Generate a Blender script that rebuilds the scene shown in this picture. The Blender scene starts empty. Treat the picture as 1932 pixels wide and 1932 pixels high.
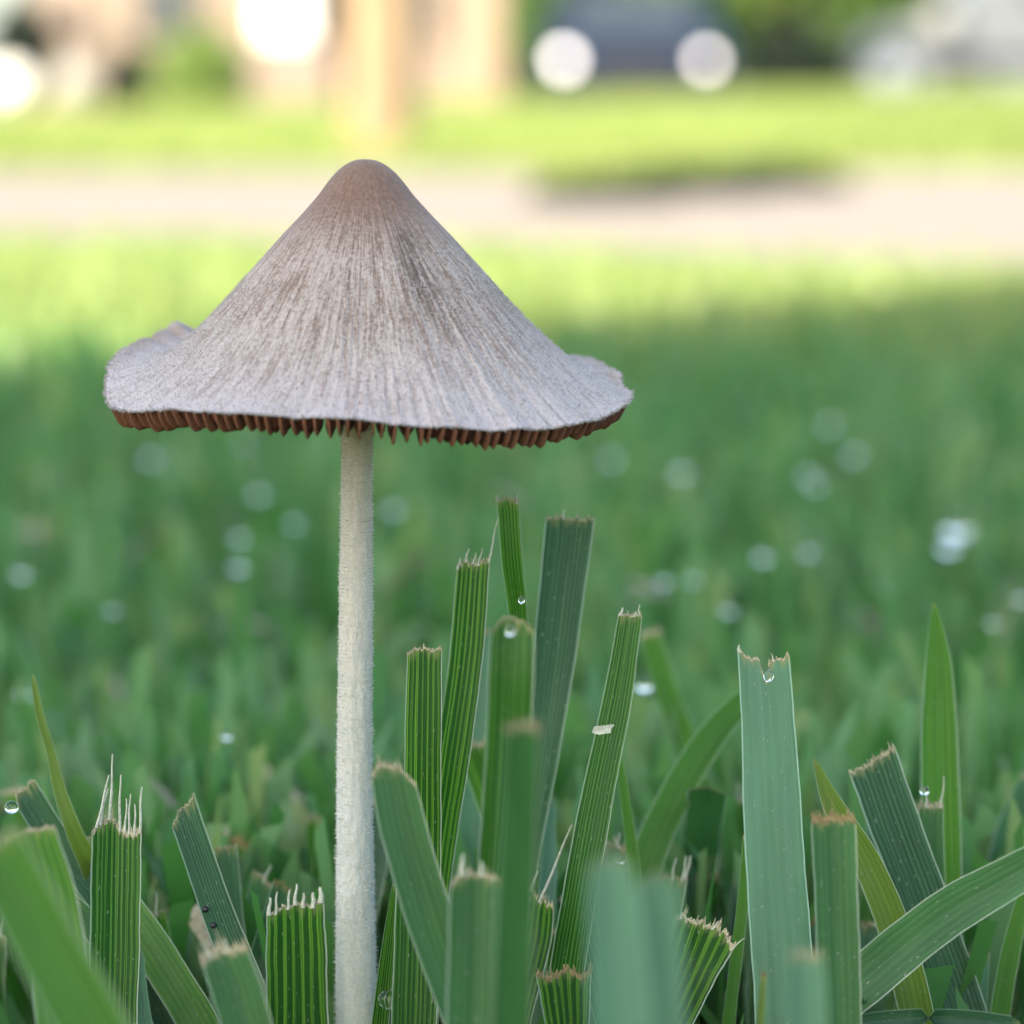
import bpy, math, random
import numpy as np
from mathutils import Vector
from mathutils import noise as mnoise

# ------------------------------------------------------------------ camera, light
FPX = 6762.0                 # focal length in units of the 1932-pixel wide photograph
CAMZ = 0.068                 # the phone stands a few centimetres above the soil
PITCH = math.atan((966 - 235) / FPX)
D0 = 0.140                   # distance from lens to mushroom
SC = bpy.context.scene
COL = SC.collection
R = math.radians

cam = bpy.data.cameras.new('camera')
camo = bpy.data.objects.new('camera', cam)
COL.objects.link(camo)
camo.location = (0, 0, CAMZ)
camo.rotation_euler = (math.pi / 2 - PITCH, 0, 0)
cam.sensor_width = 36.0
cam.lens = 36.0 * FPX / 1932.0
cam.clip_start = 0.005
cam.clip_end = 2000.0
cam.dof.use_dof = True
cam.dof.focus_distance = 0.1375
cam.dof.aperture_fstop = cam.lens / 2.25
SC.camera = camo

SUN_EL = R(36)
SUN_AZ = R(215)              # clockwise from +Y: behind the camera, to the left
sun_dir = Vector((math.sin(SUN_AZ) * math.cos(SUN_EL), math.cos(SUN_AZ) * math.cos(SUN_EL), math.sin(SUN_EL)))
world = bpy.data.worlds.new('World')
SC.world = world
world.use_nodes = True
wn = world.node_tree.nodes
bg = wn['Background']
sky = wn.new('ShaderNodeTexSky')
sky.sky_type = 'NISHITA'
sky.sun_disc = False
sky.sun_elevation = SUN_EL
sky.sun_rotation = SUN_AZ
sky.air_density = 1.0
sky.dust_density = 2.0
sky.ozone_density = 1.0
world.node_tree.links.new(sky.outputs[0], bg.inputs[0])
bg.inputs[1].default_value = 0.08
sl = bpy.data.lights.new('sun', 'SUN')
sl.energy = 3.9
sl.angle = R(0.5)
sl.color = (1.0, 0.87, 0.64)
slo = bpy.data.objects.new('sun', sl)
COL.objects.link(slo)
slo.rotation_euler = (-sun_dir).to_track_quat('-Z', 'Y').to_euler()
SC.view_settings.view_transform = 'Standard'
SC.view_settings.look = 'None'
SC.view_settings.exposure = 2.5
SC.view_settings.gamma = 1.0
SC.render.engine = 'CYCLES'
SC.cycles.use_denoising = True
SC.cycles.max_bounces = 10
SC.cycles.transparent_max_bounces = 8
SC.cycles.transmission_bounces = 8
SC.cycles.sample_clamp_indirect = 6.0
SC.cycles.caustics_refractive = False

rnd = random.Random(7)
nr = np.random.RandomState(11)

# ------------------------------------------------------------------ helpers
FW = Vector((0, math.cos(PITCH), -math.sin(PITCH)))
UP = Vector((0, math.sin(PITCH), math.cos(PITCH)))
CAM = Vector((0, 0, CAMZ))


def at(px, py, d):
    """the point of space seen at photograph pixel (px, py) at d metres"""
    return CAM + FW * d + Vector((1, 0, 0)) * ((px - 966) / FPX * d) + UP * (-(py - 966) / FPX * d)


def far(px, d, z=0.0):
    return Vector(((px - 966) / FPX * d, d, z))


def zof(py, d):
    return CAMZ + (235 - py) / FPX * d


def mesh(name, V, F, mat=None, parent=None, uv=None, smooth=True, attr=None):
    me = bpy.data.meshes.new(name)
    if isinstance(V, np.ndarray) and isinstance(F, np.ndarray):
        n, k = F.shape
        me.vertices.add(len(V))
        me.vertices.foreach_set('co', V.astype(np.float32).ravel())
        me.loops.add(n * k)
        me.loops.foreach_set('vertex_index', F.astype(np.int32).ravel())
        me.polygons.add(n)
        me.polygons.foreach_set('loop_start', np.arange(0, n * k, k, dtype=np.int32))
        me.update(calc_edges=True)
    else:
        me.from_pydata([tuple(v) for v in V], [], [tuple(f) for f in F])
    if uv is not None:
        uv = np.asarray(uv, dtype=np.float32)
        li = np.zeros(len(me.loops), dtype=np.int32)
        me.loops.foreach_get('vertex_index', li)
        lay = me.uv_layers.new(name='UVMap')
        lay.data.foreach_set('uv', uv[li].ravel())
    if attr is not None:
        for an, av in attr.items():
            a = me.attributes.new(an, 'FLOAT', 'POINT')
            a.data.foreach_set('value', np.asarray(av, dtype=np.float32))
    me.polygons.foreach_set('use_smooth', [smooth] * len(me.polygons))
    me.update()
    if mat:
        me.materials.append(mat)
    o = bpy.data.objects.new(name, me)
    COL.objects.link(o)
    if parent:
        o.parent = parent
    return o


def tag(o, label=None, cat=None, group=None, kind=None):
    if label: o['label'] = label
    if cat: o['category'] = cat
    if group: o['group'] = group
    if kind: o['kind'] = kind
    return o


def thing(name, label, cat, loc=(0, 0, 0), rz=0.0, group=None):
    o = bpy.data.objects.new(name, None)
    o.empty_display_size = 0.01
    COL.objects.link(o)
    o.location = loc
    o.rotation_euler = (0, 0, rz)
    return tag(o, label, cat, group)


class NT:
    """a small wrapper to write node materials"""
    def __init__(s, name):
        s.m = bpy.data.materials.new(name)
        s.m.use_nodes = True
        s.t = s.m.node_tree
        s.n = s.t.nodes
        s.n.clear()
        s.out = s.n.new('ShaderNodeOutputMaterial')

    def add(s, typ, **kw):
        n = s.n.new(typ)
        for k, v in kw.items():
            setattr(n, k, v)
        return n

    def put(s, sock, v):
        if hasattr(v, 'is_output') or isinstance(v, bpy.types.NodeSocket):
            s.t.links.new(v, sock)
        elif isinstance(v, (tuple, list)) and len(v) == 3 and sock.type == 'RGBA':
            sock.default_value = (*v, 1)
        else:
            sock.default_value = v

    def math(s, op, a, b=0.0, c=0.0, clamp=False):
        n = s.add('ShaderNodeMath', operation=op, use_clamp=clamp)
        for i, v in enumerate((a, b, c)):
            s.put(n.inputs[i], v)
        return n.outputs[0]

    def mix(s, f, a, b):
        n = s.add('ShaderNodeMix', data_type='RGBA')
        s.put(n.inputs[0], f)
        s.put(n.inputs[6], a)
        s.put(n.inputs[7], b)
        return n.outputs[2]

    def noise(s, vec, scale=5.0, detail=3.0, rough=0.5):
        n = s.add('ShaderNodeTexNoise')
        if vec is not None: s.put(n.inputs['Vector'], vec)
        n.inputs['Scale'].default_value = scale
        n.inputs['Detail'].default_value = detail
        n.inputs['Roughness'].default_value = rough
        return n.outputs['Fac']

    def ramp(s, f, a, b, c0=0.0, c1=1.0):
        n = s.add('ShaderNodeMapRange')
        n.inputs[1].default_value, n.inputs[2].default_value = a, b
        n.inputs[3].default_value, n.inputs[4].default_value = c0, c1
        s.put(n.inputs[0], f)
        return n.outputs[0]

    def xyz(s, v):
        n = s.add('ShaderNodeSeparateXYZ')
        s.put(n.inputs[0], v)
        return n.outputs

    def comb(s, x, y, z):
        n = s.add('ShaderNodeCombineXYZ')
        for i, v in enumerate((x, y, z)): s.put(n.inputs[i], v)
        return n.outputs[0]

    def bump(s, h, strength, dist):
        n = s.add('ShaderNodeBump')
        n.inputs['Strength'].default_value = strength
        n.inputs['Distance'].default_value = dist
        s.put(n.inputs['Height'], h)
        return n.outputs[0]

    def bsdf(s, col, rough=0.5, spec=0.4, normal=None, **kw):
        n = s.add('ShaderNodeBsdfPrincipled')
        s.put(n.inputs['Base Color'], col)
        s.put(n.inputs['Roughness'], rough)
        s.put(n.inputs['Specular IOR Level'], spec)
        if normal is not None: s.put(n.inputs['Normal'], normal)
        for k, v in kw.items():
            s.put(n.inputs[k], v)
        return n.outputs[0]

    def trans(s, col, normal=None):
        n = s.add('ShaderNodeBsdfTranslucent')
        s.put(n.inputs[0], col)
        if normal is not None: s.put(n.inputs['Normal'], normal)
        return n.outputs[0]

    def mixsh(s, f, a, b):
        n = s.add('ShaderNodeMixShader')
        s.put(n.inputs[0], f); s.put(n.inputs[1], a); s.put(n.inputs[2], b)
        return n.outputs[0]

    def end(s, sh):
        s.t.links.new(sh, s.out.inputs['Surface'])
        return s.m


def plain(name, col, rough=0.6, spec=0.4, var=0.15, scale=20.0, **kw):
    m = NT(name)
    co = m.add('ShaderNodeTexCoord').outputs['Object']
    n = m.noise(co, scale, 4)
    c = m.mix(m.ramp(n, 0.3, 0.7), tuple(x * (1 - var) for x in col), tuple(min(1, x * (1 + var)) for x in col))
    return m.end(m.bsdf(c, rough, spec, **kw))


def blade_mat(name, dark, vein, tdark, tvein, ribs=9, tf=0.4, rough=0.42, spec=0.45, contrast=1.0, edge=(0.42, 0.5, 0.36), bloom=0.0):
    """a grass blade: lengthwise veins in colour, relief and translucency"""
    m = NT(name)
    uv = m.add('ShaderNodeUVMap').outputs[0]
    x, y, _ = m.xyz(uv)
    oi = m.add('ShaderNodeObjectInfo').outputs['Random']
    wob = m.noise(m.comb(m.math('MULTIPLY', x, 7.0), m.math('MULTIPLY', y, 2.5), oi), 1.0, 2)
    xx = m.math('ADD', x, m.math('MULTIPLY', m.math('SUBTRACT', wob, 0.5), 0.13))
    s1 = m.math('SINE', m.math('MULTIPLY', xx, ribs * 2 * math.pi))
    s2 = m.math('SINE', m.math('MULTIPLY', xx, ribs * 6.0 * math.pi))
    s = m.math('ADD', m.math('MULTIPLY', s1, 0.5), m.math('MULTIPLY', s2, 0.22))
    streak = m.noise(m.comb(m.math('MULTIPLY', x, 60.0), m.math('MULTIPLY', y, 3.0), m.math('MULTIPLY', oi, 9.0)), 1.0, 3)
    s = m.math('ADD', s, m.math('MULTIPLY', m.math('SUBTRACT', streak, 0.5), 1.9))
    v = m.ramp(s, 0.05, 0.75, 0, contrast)
    big = m.noise(m.comb(m.math('MULTIPLY', x, 2.0), m.math('MULTIPLY', y, 8.0), oi), 1.0, 3)
    dk = m.mix(m.ramp(big, 0.3, 0.7), tuple(c * 0.75 for c in dark), tuple(c * 1.3 for c in dark))
    col = m.mix(v, dk, vein)
    # pale stiff margin
    ed = m.math('ABSOLUTE', m.math('SUBTRACT', x, 0.5))
    e = m.ramp(ed, 0.468, 0.488)
    col = m.mix(e, col, edge)
    # specks of dried dirt and wax, thickened to paint in small wet highlights
    sp = m.noise(m.comb(m.math('MULTIPLY', x, 30.0), m.math('MULTIPLY', y, 130.0), oi), 1.0, 1)
    col = m.mix(m.ramp(sp, 0.725, 0.75, 0, 0.7), col, (0.5, 0.52, 0.42))
    if bloom:
        bl = m.noise(m.comb(m.math('MULTIPLY', x, 3.0), m.math('MULTIPLY', y, 3.0), oi), 1.5, 3)
        col = m.mix(m.ramp(bl, 0.3, 0.7, bloom * 0.5, bloom), col, (0.29, 0.46, 0.37))
    # bleached back from the mower's cut, by an uneven amount
    tb_ = m.math('SUBTRACT', m.math('MULTIPLY', m.noise(m.comb(m.math('MULTIPLY', x, 14.0), oi, oi), 1.0, 3), 0.034), m.math('ADD', y, 0.008))
    col = m.mix(m.ramp(tb_, 0.0, 0.008, 0, 0.7), col, (0.30, 0.29, 0.12))
    tc = m.mix(v, tdark, tvein)
    tc = m.mix(e, tc, (0.6, 0.7, 0.4))
    nrm = m.bump(m.math('ADD', s, 0.0), 0.35, 0.00003)
    sh = m.mixsh(m.ramp(v, 0, 1, tf * 0.8, min(0.9, tf * 1.25)), m.bsdf(col, rough, spec, nrm), m.trans(tc))
    return m.end(sh)


MAT = {
    'striped': blade_mat('blade_striped', (0.012, 0.052, 0.008), (0.13, 0.26, 0.03), (0.04, 0.20, 0.015), (0.38, 0.74, 0.06), 7, 0.55, 0.38, 0.22),
    'fine': blade_mat('blade_fine', (0.018, 0.070, 0.013), (0.105, 0.23, 0.045), (0.04, 0.17, 0.01), (0.26, 0.56, 0.07), 10, 0.48, 0.38, 0.28),
    'pale': blade_mat('blade_pale', (0.045, 0.150, 0.066), (0.095, 0.235, 0.12), (0.08, 0.26, 0.07), (0.16, 0.38, 0.12), 6, 0.36, 0.5, 0.4, 0.45, (0.3, 0.5, 0.36), 0.28),
    'blue': blade_mat('blade_blue', (0.018, 0.060, 0.026), (0.09, 0.17, 0.10), (0.03, 0.14, 0.02), (0.14, 0.36, 0.09), 11, 0.36, 0.40, 0.25, 0.95, (0.4, 0.5, 0.40), 0.06),
    'bright': blade_mat('blade_bright', (0.036, 0.125, 0.014), (0.10, 0.225, 0.03), (0.12, 0.36, 0.02), (0.34, 0.55, 0.06), 7, 0.5, 0.45, 0.4, 0.7),
    'yellow': blade_mat('blade_yellow', (0.075, 0.13, 0.018), (0.16, 0.20, 0.04), (0.26, 0.40, 0.03), (0.46, 0.52, 0.09), 6, 0.5, 0.45, 0.4, 0.6),
    'soft': blade_mat('blade_soft', (0.036, 0.115, 0.034), (0.08, 0.19, 0.065), (0.07, 0.23, 0.04), (0.16, 0.36, 0.08), 7, 0.4, 0.45, 0.45, 0.6),
    'cut': None, 'fibre': None,
}
MAT['cut'] = plain('dry_cut_edge', (0.36, 0.33, 0.21), 0.85, 0.2, 0.5, 12000)
MAT['browncut'] = plain('brown_cut_edge', (0.25, 0.19, 0.085), 0.85, 0.2, 0.35, 9000)
MAT['fibre'] = plain('pale_fibre', (0.46, 0.48, 0.37), 0.7, 0.3, 0.25, 9000)


# ------------------------------------------------------------------ the ground
def lawn_z(x, y):
    if y < 4.6: return 0.0
    t = min(1.0, (y - 4.6) / 21.0)
    r = (0.22 + 0.006 * max(-12, min(12, x * 4))) * t * t * (3 - 2 * t)
    if y > 27: r *= max(0.0, 1 - (y - 27) / 3.0)
    return r


def build_ground():
    ys = list(np.linspace(-12, -0.5, 8)) + list(np.linspace(-0.4, 5, 20)) + list(np.linspace(5.5, 32, 54)) + [40, 60, 100, 200, 400, 900, 1800]
    xs = [-1500, -600, -200, -80, -40, -20] + list(np.linspace(-12, 12, 33)) + [20, 40, 80, 200, 600, 1500]
    V = [(x, y, lawn_z(x, y) - 0.0) for y in ys for x in xs]
    nx = len(xs)
    F = [(j * nx + i, j * nx + i + 1, (j + 1) * nx + i + 1, (j + 1) * nx + i) for j in range(len(ys) - 1) for i in range(nx - 1)]
    m = NT('turf_ground')
    co = m.add('ShaderNodeTexCoord').outputs['Object']
    _, yy, _ = m.xyz(co)
    fine = m.noise(co, 60.0, 5)
    big = m.noise(co, 0.9, 3)
    soil = m.mix(fine, (0.018, 0.022, 0.010), (0.035, 0.045, 0.018))
    g = m.mix(fine, (0.10, 0.16, 0.03), (0.17, 0.24, 0.055))
    g = m.mix(m.ramp(big, 0.35, 0.65), g, m.mix(fine, (0.15, 0.20, 0.04), (0.20, 0.25, 0.06)))
    col = m.mix(m.ramp(yy, 4.4, 4.7), soil, g)
    mat = m.end(m.bsdf(col, 0.9, 0.15, m.bump(fine, 0.8, 0.03)))
    tag(mesh('ground', V, F, mat), kind='structure')


build_ground()

m = NT('concrete_path')
co = m.add('ShaderNodeTexCoord').outputs['Object']
n1, n2 = m.noise(co, 1.5, 5), m.noise(co, 90, 4)
c = m.mix(n1, (0.19, 0.165, 0.145), (0.235, 0.205, 0.18))
c = m.mix(m.ramp(n2, 0.35, 0.7), c, (0.165, 0.145, 0.13))
MAT['path'] = m.end(m.bsdf(c, 0.85, 0.25, m.bump(n2, 0.4, 0.002)))


def box(V, F, x0, x1, y0, y1, z0, z1):
    b = len(V)
    V += [(x0, y0, z0), (x1, y0, z0), (x1, y1, z0), (x0, y1, z0), (x0, y0, z1), (x1, y0, z1), (x1, y1, z1), (x0, y1, z1)]
    F += [(b, b + 3, b + 2, b + 1), (b + 4, b + 5, b + 6, b + 7), (b, b + 1, b + 5, b + 4), (b + 1, b + 2, b + 6, b + 5), (b + 2, b + 3, b + 7, b + 6), (b + 3, b, b + 4, b + 7)]


# path: slabs side by side with open joints, each its own piece
path_e = thing('path', None, None, (0, 0, 0))
path_e['kind'] = 'structure'
xe = -9.75
while xe < 9:
    V, F = [], []
    x0, x1, y0, y1 = xe + 0.006, xe + 1.494, 1.09, 4.55
    b = 0.012
    V = [(x0, y0, -0.06), (x1, y0, -0.06), (x1, y1, -0.06), (x0, y1, -0.06),
         (x0, y0, 0.0), (x1, y0, 0.0), (x1, y1, 0.0), (x0, y1, 0.0),
         (x0 + b, y0 + b, 0.010), (x1 - b, y0 + b, 0.010), (x1 - b, y1 - b, 0.010), (x0 + b, y1 - b, 0.010)]
    F = [(0, 1, 5, 4), (1, 2, 6, 5), (2, 3, 7, 6), (3, 0, 4, 7), (4, 5, 9, 8), (5, 6, 10, 9), (6, 7, 11, 10), (7, 4, 8, 11), (8, 9, 10, 11)]
    mesh('slab', V, F, MAT['path'], path_e, smooth=False)
    xe += 1.5


# ------------------------------------------------------------------ grass that nobody could count
def scatter_blades(name, P, H, W, lean, az, mat, seg=4, tint=None, curve=1.0):
    n = len(P)
    t = np.linspace(0, 1, seg + 1)
    dirx, diry = np.cos(az), np.sin(az)
    face = az + math.pi / 2 + nr.normal(0, 0.9, n)
    sx, sy = np.cos(face), np.sin(face)
    V = np.zeros((n, seg + 1, 2, 3), dtype=np.float64)
    for k, tk in enumerate(t):
        off = lean * H * tk ** (1 + curve)
        zc = H * tk * np.sqrt(np.maximum(0.15, 1 - (lean * tk) ** 2 * 0.6))
        w = W * (1.0 - 0.25 * tk)
        for s, sg in ((0, -0.5), (1, 0.5)):
            jit = 1.0
            V[:, k, s, 0] = P[:, 0] + dirx * off + sx * w * sg
            V[:, k, s, 1] = P[:, 1] + diry * off + sy * w * sg
            V[:, k, s, 2] = P[:, 2] + zc + (nr.uniform(-0.04, 0.04, n) * H if k == seg else 0)
    V = V.reshape(-1, 3)
    base = np.arange(n)[:, None] * (seg + 1) * 2
    k = np.arange(seg)[None, :] * 2
    b = base + k
    F = np.stack([b, b + 1, b + 3, b + 2], axis=-1).reshape(-1, 4)
    tt = np.tile(np.repeat(t, 2), n)
    tn = np.repeat(nr.uniform(0, 1, n) if tint is None else tint, (seg + 1) * 2)
    uu = np.tile(np.tile([0.0, 1.0], seg + 1), n)
    return mesh(name, V, F, mat, None, uv=np.stack([uu, tt], -1), attr={'tint': tn, 'along': tt})


def lawn_mat(name, cols, tcols, tf=0.4, tipbrown=0.6):
    m = NT(name)
    ti = m.add('ShaderNodeAttribute', attribute_name='tint').outputs['Fac']
    al = m.add('ShaderNodeAttribute', attribute_name='along').outputs['Fac']
    uv = m.add('ShaderNodeUVMap').outputs[0]
    x, y, _ = m.xyz(uv)
    cr = m.add('ShaderNodeValToRGB')
    tr = m.add('ShaderNodeValToRGB')
    for rmp, cs in ((cr, cols), (tr, tcols)):
        el = rmp.color_ramp.elements
        while len(el) < len(cs): el.new(0.5)
        for i, c in enumerate(cs):
            el[i].position = i / (len(cs) - 1)
            el[i].color = (*c, 1)
        m.put(rmp.inputs[0], ti)
    st = m.math('SINE', m.math('MULTIPLY', x, 44.0))
    col = m.mix(m.ramp(st, -1, 1, 0.0, 0.35), cr.outputs[0], (0.16, 0.26, 0.07))
    tip = m.math('MULTIPLY', m.ramp(al, 0.965, 0.985), m.ramp(m.math('FRACT', m.math('MULTIPLY', ti, 17.3)), 0.35, 0.4, 0, tipbrown))
    col = m.mix(tip, col, (0.26, 0.25, 0.11))
    sh = m.mixsh(tf, m.bsdf(col, 0.48, 0.4), m.trans(tr.outputs[0]))
    return m.end(sh)


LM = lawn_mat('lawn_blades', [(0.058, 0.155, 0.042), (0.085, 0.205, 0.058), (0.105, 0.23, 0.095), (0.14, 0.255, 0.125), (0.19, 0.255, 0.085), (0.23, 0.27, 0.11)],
              [(0.08, 0.31, 0.04), (0.10, 0.36, 0.04), (0.12, 0.37, 0.08), (0.15, 0.40, 0.11), (0.40, 0.52, 0.09), (0.48, 0.56, 0.13)], 0.42, 0.05)  # last two tones are paler and yellower, sunlight painted into the blades


def pts_in(n, x0, x1, y0, y1):
    return np.stack([nr.uniform(x0, x1, n), nr.uniform(y0, y1, n), np.zeros(n)], -1)


# the lawn in front of the path
P = np.concatenate([pts_in(26000, -0.42, 0.42, 0.165, 1.12), pts_in(20000, -0.19, 0.19, 0.165, 1.12),
                    pts_in(6000, -1.6, 1.6, -0.5, 1.05), pts_in(2500, -0.3, 0.3, -0.2, 0.165)])
d = P[:, 1]
n = len(P)
H = np.clip(nr.normal(0.0345, 0.0020, n), 0.026, 0.0395)
H[nr.uniform(0, 1, n) < 0.2] *= 0.88
lim = np.where(d < 0.165, np.clip(0.064 - 0.251 * np.maximum(d, 0.0) - 0.006, 0.02, 0.04), 1.0)
H = np.minimum(H, lim * nr.uniform(0.75, 1.0, n))
keep = (P[:, 1] < 1.03 - 1.0 * np.clip(P[:, 0], -0.1, 0.16)) & (np.hypot(P[:, 0], P[:, 1]) > 0.045) & (np.hypot(P[:, 0] + 0.0057, P[:, 1] - 0.139) > 0.003)
P, H = P[keep], H[keep]
n = len(P)
# dry: share of blades tinted paler and yellower to paint in sunshine
sun_share = np.clip((P[:, 1] - 0.54) / 0.10, 0, 1) * 0.95
tint_ = np.where(nr.uniform(0, 1, n) < sun_share, nr.uniform(0.80, 1.0, n), nr.uniform(0, 0.78, n))
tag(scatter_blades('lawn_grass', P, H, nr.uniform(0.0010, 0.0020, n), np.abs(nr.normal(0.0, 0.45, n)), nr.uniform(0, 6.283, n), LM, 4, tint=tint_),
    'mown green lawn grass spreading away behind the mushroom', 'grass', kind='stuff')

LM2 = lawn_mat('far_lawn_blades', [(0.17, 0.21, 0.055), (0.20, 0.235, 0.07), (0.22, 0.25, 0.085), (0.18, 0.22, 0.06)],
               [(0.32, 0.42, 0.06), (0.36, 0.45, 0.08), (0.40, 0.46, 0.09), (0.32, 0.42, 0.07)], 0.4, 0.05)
n = 26000
yy = 4.57 + (26.0 - 4.57) * nr.uniform(0, 1, n) ** 1.7
xx = nr.uniform(-1, 1, n) * (0.16 * yy + 0.8)
nt = 5000                                  # a tongue of turf that has crept over the right of the path
tx = nr.uniform(1010, 1560, nt)
ty = np.interp(tx, [1010, 1560], [2.75, 3.5]) + nr.uniform(0, 1, nt) * (4.6 - np.interp(tx, [1010, 1560], [2.75, 3.5]))
xx, yy, n = np.concatenate([xx, (tx - 966) / FPX * ty]), np.concatenate([yy, ty]), n + nt
P = np.stack([xx, yy, np.array([lawn_z(a, b) for a, b in zip(xx, yy)])], -1)
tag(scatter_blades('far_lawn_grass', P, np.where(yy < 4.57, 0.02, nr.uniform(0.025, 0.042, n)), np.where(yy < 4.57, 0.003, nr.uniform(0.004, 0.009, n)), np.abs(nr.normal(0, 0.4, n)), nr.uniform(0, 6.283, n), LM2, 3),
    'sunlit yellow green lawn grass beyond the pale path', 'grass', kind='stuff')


# ------------------------------------------------------------------ the mushroom
K = D0 / FPX                              # metres per photograph pixel at the mushroom
MC = at(690, 743, D0)                     # centre of the rim plane
cap_prof = np.array([(0, 441), (18, 439.5), (36, 432), (55, 417), (72, 397), (90, 372), (125, 333), (160, 297), (210, 242), (260, 184), (310, 131), (360, 84), (395, 55), (430, 32), (465, 13), (496, 0)], float)
rim_tab = np.array([(0, -5), (10, 5), (14, 26), (24, 44), (36, 52), (50, 46), (70, 25), (90, 15), (112, 50), (122, 84), (128, 98), (132, 94), (136, 104), (141, 120), (144, 104), (147, 104), (151, 88), (155, 90), (160, 78), (168, 68), (178, 46), (186, 16), (192, -4), (200, -12), (212, -13), (226, -3), (240, -4), (255, -8), (270, -10), (285, -24), (300, -34), (315, -36), (330, -29), (345, -14), (360, -5)], float)
radtab = np.array([(0, 500), (30, 492), (60, 486), (90, 485), (135, 492), (143, 500), (150, 486), (165, 494), (180, 490), (190, 487), (210, 492), (240, 470), (270, 452), (300, 470), (330, 492), (360, 500)], float)


def nz(x, y, z, s=1.0):
    return mnoise.noise(Vector((x * s, y * s, z * s)))


def rim_z(deg):
    return np.interp(deg % 360, rim_tab[:, 0], rim_tab[:, 1])


def rim_r(deg):
    return np.interp(deg % 360, radtab[:, 0], radtab[:, 1])


_noise_ring = [nz(math.cos(a) * 7, math.sin(a) * 7, 3.3) * 8 + nz(math.cos(a) * 24, math.sin(a) * 24, 8.3) * 4.5 + nz(math.cos(a) * 60, math.sin(a) * 60, 1.3) * 2.5 for a in np.linspace(0, 2 * math.pi, 721)]


def ring_noise(deg):
    return np.interp(deg % 360, np.linspace(0, 360, 721), _noise_ring)


def cap_point(deg, t, lower=False):
    """t 0..1 from apex to rim; photograph pixels relative to the rim-plane centre"""
    a = math.radians(deg)
    rr = rim_r(deg) + ring_noise(deg) * 0.8
    r = rr * t
    z = float(np.interp(t * 496, cap_prof[:, 0], cap_prof[:, 1]))
    w = max(0.0, (t - 0.70) / 0.30)
    w = w * w * (3 - 2 * w)
    z += w * (rim_z(deg) + ring_noise(deg) * 0.6)
    return math.cos(a) * r, math.sin(a) * r, z


mush = thing('mushroom', 'tall slender mushroom with a conical greyish brown cap standing in the grass', 'mushroom', (MC.x, MC.y, 0))
MZ = MC.z

NA, NR_ = 900, 190
ts = np.concatenate([np.linspace(0.004, 0.15, 24), np.linspace(0.155, 0.97, NR_ - 44), np.linspace(0.973, 1.0, 20)])
V = np.zeros((len(ts), NA, 3))
degs = np.arange(NA) * 360.0 / NA
zoff = np.array([[0.0] * NA])
rimz = np.array([rim_z(d_) + ring_noise(d_) * 0.6 for d_ in degs])
rimr = np.array([rim_r(d_) + ring_noise(d_) * 0.8 for d_ in degs])
cs, sn = np.cos(np.radians(degs)), np.sin(np.radians(degs))
# smooth profile
pr_t = np.linspace(0, 496, 400)
pr_z = np.interp(pr_t, cap_prof[:, 0], cap_prof[:, 1])
ker = np.hanning(25); ker /= ker.sum()
pad = np.concatenate([pr_z[24:0:-1][-12:], pr_z, 2 * pr_z[-1] - pr_z[-2:-14:-1]])
pr_s = np.convolve(pad, ker, 'same')[12:-12]
for i, t in enumerate(ts):
    w = max(0.0, (t - 0.66) / 0.34); w = w * w * (1.4 - 0.4 * w)
    z = np.interp(t * 496, pr_t, pr_s) + w * rimz
    r = rimr * t
    # radial ridges and grain
    rid = np.array([nz(cs[j] * 42, sn[j] * 42, t * 2.2) + 0.5 * nz(cs[j] * 95, sn[j] * 95, t * 7) for j in range(NA)])
    amp = 3.0 * min(1.0, max(0.0, (t - 0.12) / 0.3)) * (1 - 0.3 * w)
    und = np.array([nz(cs[j] * 1.8, sn[j] * 1.8, t * 2 + 5) for j in range(NA)]) * 6.0 * min(1, t * 3) * (1 - w)
    h = rid * amp + und
    V[i, :, 0] = cs * (r + h * 0.6)
    V[i, :, 1] = sn * (r + h * 0.6)
    V[i, :, 2] = z + h * 0.55
top = V.copy()
# turn over the rim to a thin flesh underside
under = []
for k, t in enumerate([0.998, 0.985, 0.95, 0.85, 0.7, 0.5, 0.3, 0.12]):
    w = max(0.0, (t - 0.66) / 0.34); w = w * w * (1.4 - 0.4 * w)
    z = np.interp(t * 496, pr_t, pr_s) + w * rimz - (3, 5, 9, 16, 17, 17, 17, 17)[k]
    L = np.zeros((NA, 3))
    L[:, 0], L[:, 1], L[:, 2] = cs * rimr * t, sn * rimr * t, z
    under.append(L)
allr = np.concatenate([top, np.array(under)], 0)
nrr = allr.shape[0]
VV = allr.reshape(-1, 3) * K
VV = np.concatenate([VV, [[0, 0, 441.5 * K]]])
ii = np.arange(nrr - 1)[:, None] * NA
jj = np.arange(NA)[None, :]
jn = (jj + 1) % NA
F = np.stack([ii + jj, ii + NA + jj, ii + NA + jn, ii + jn], -1).reshape(-1, 4)
capF = [tuple(f) for f in F] + [(len(VV) - 1, j, (j + 1) % NA) for j in range(NA)]

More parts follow.
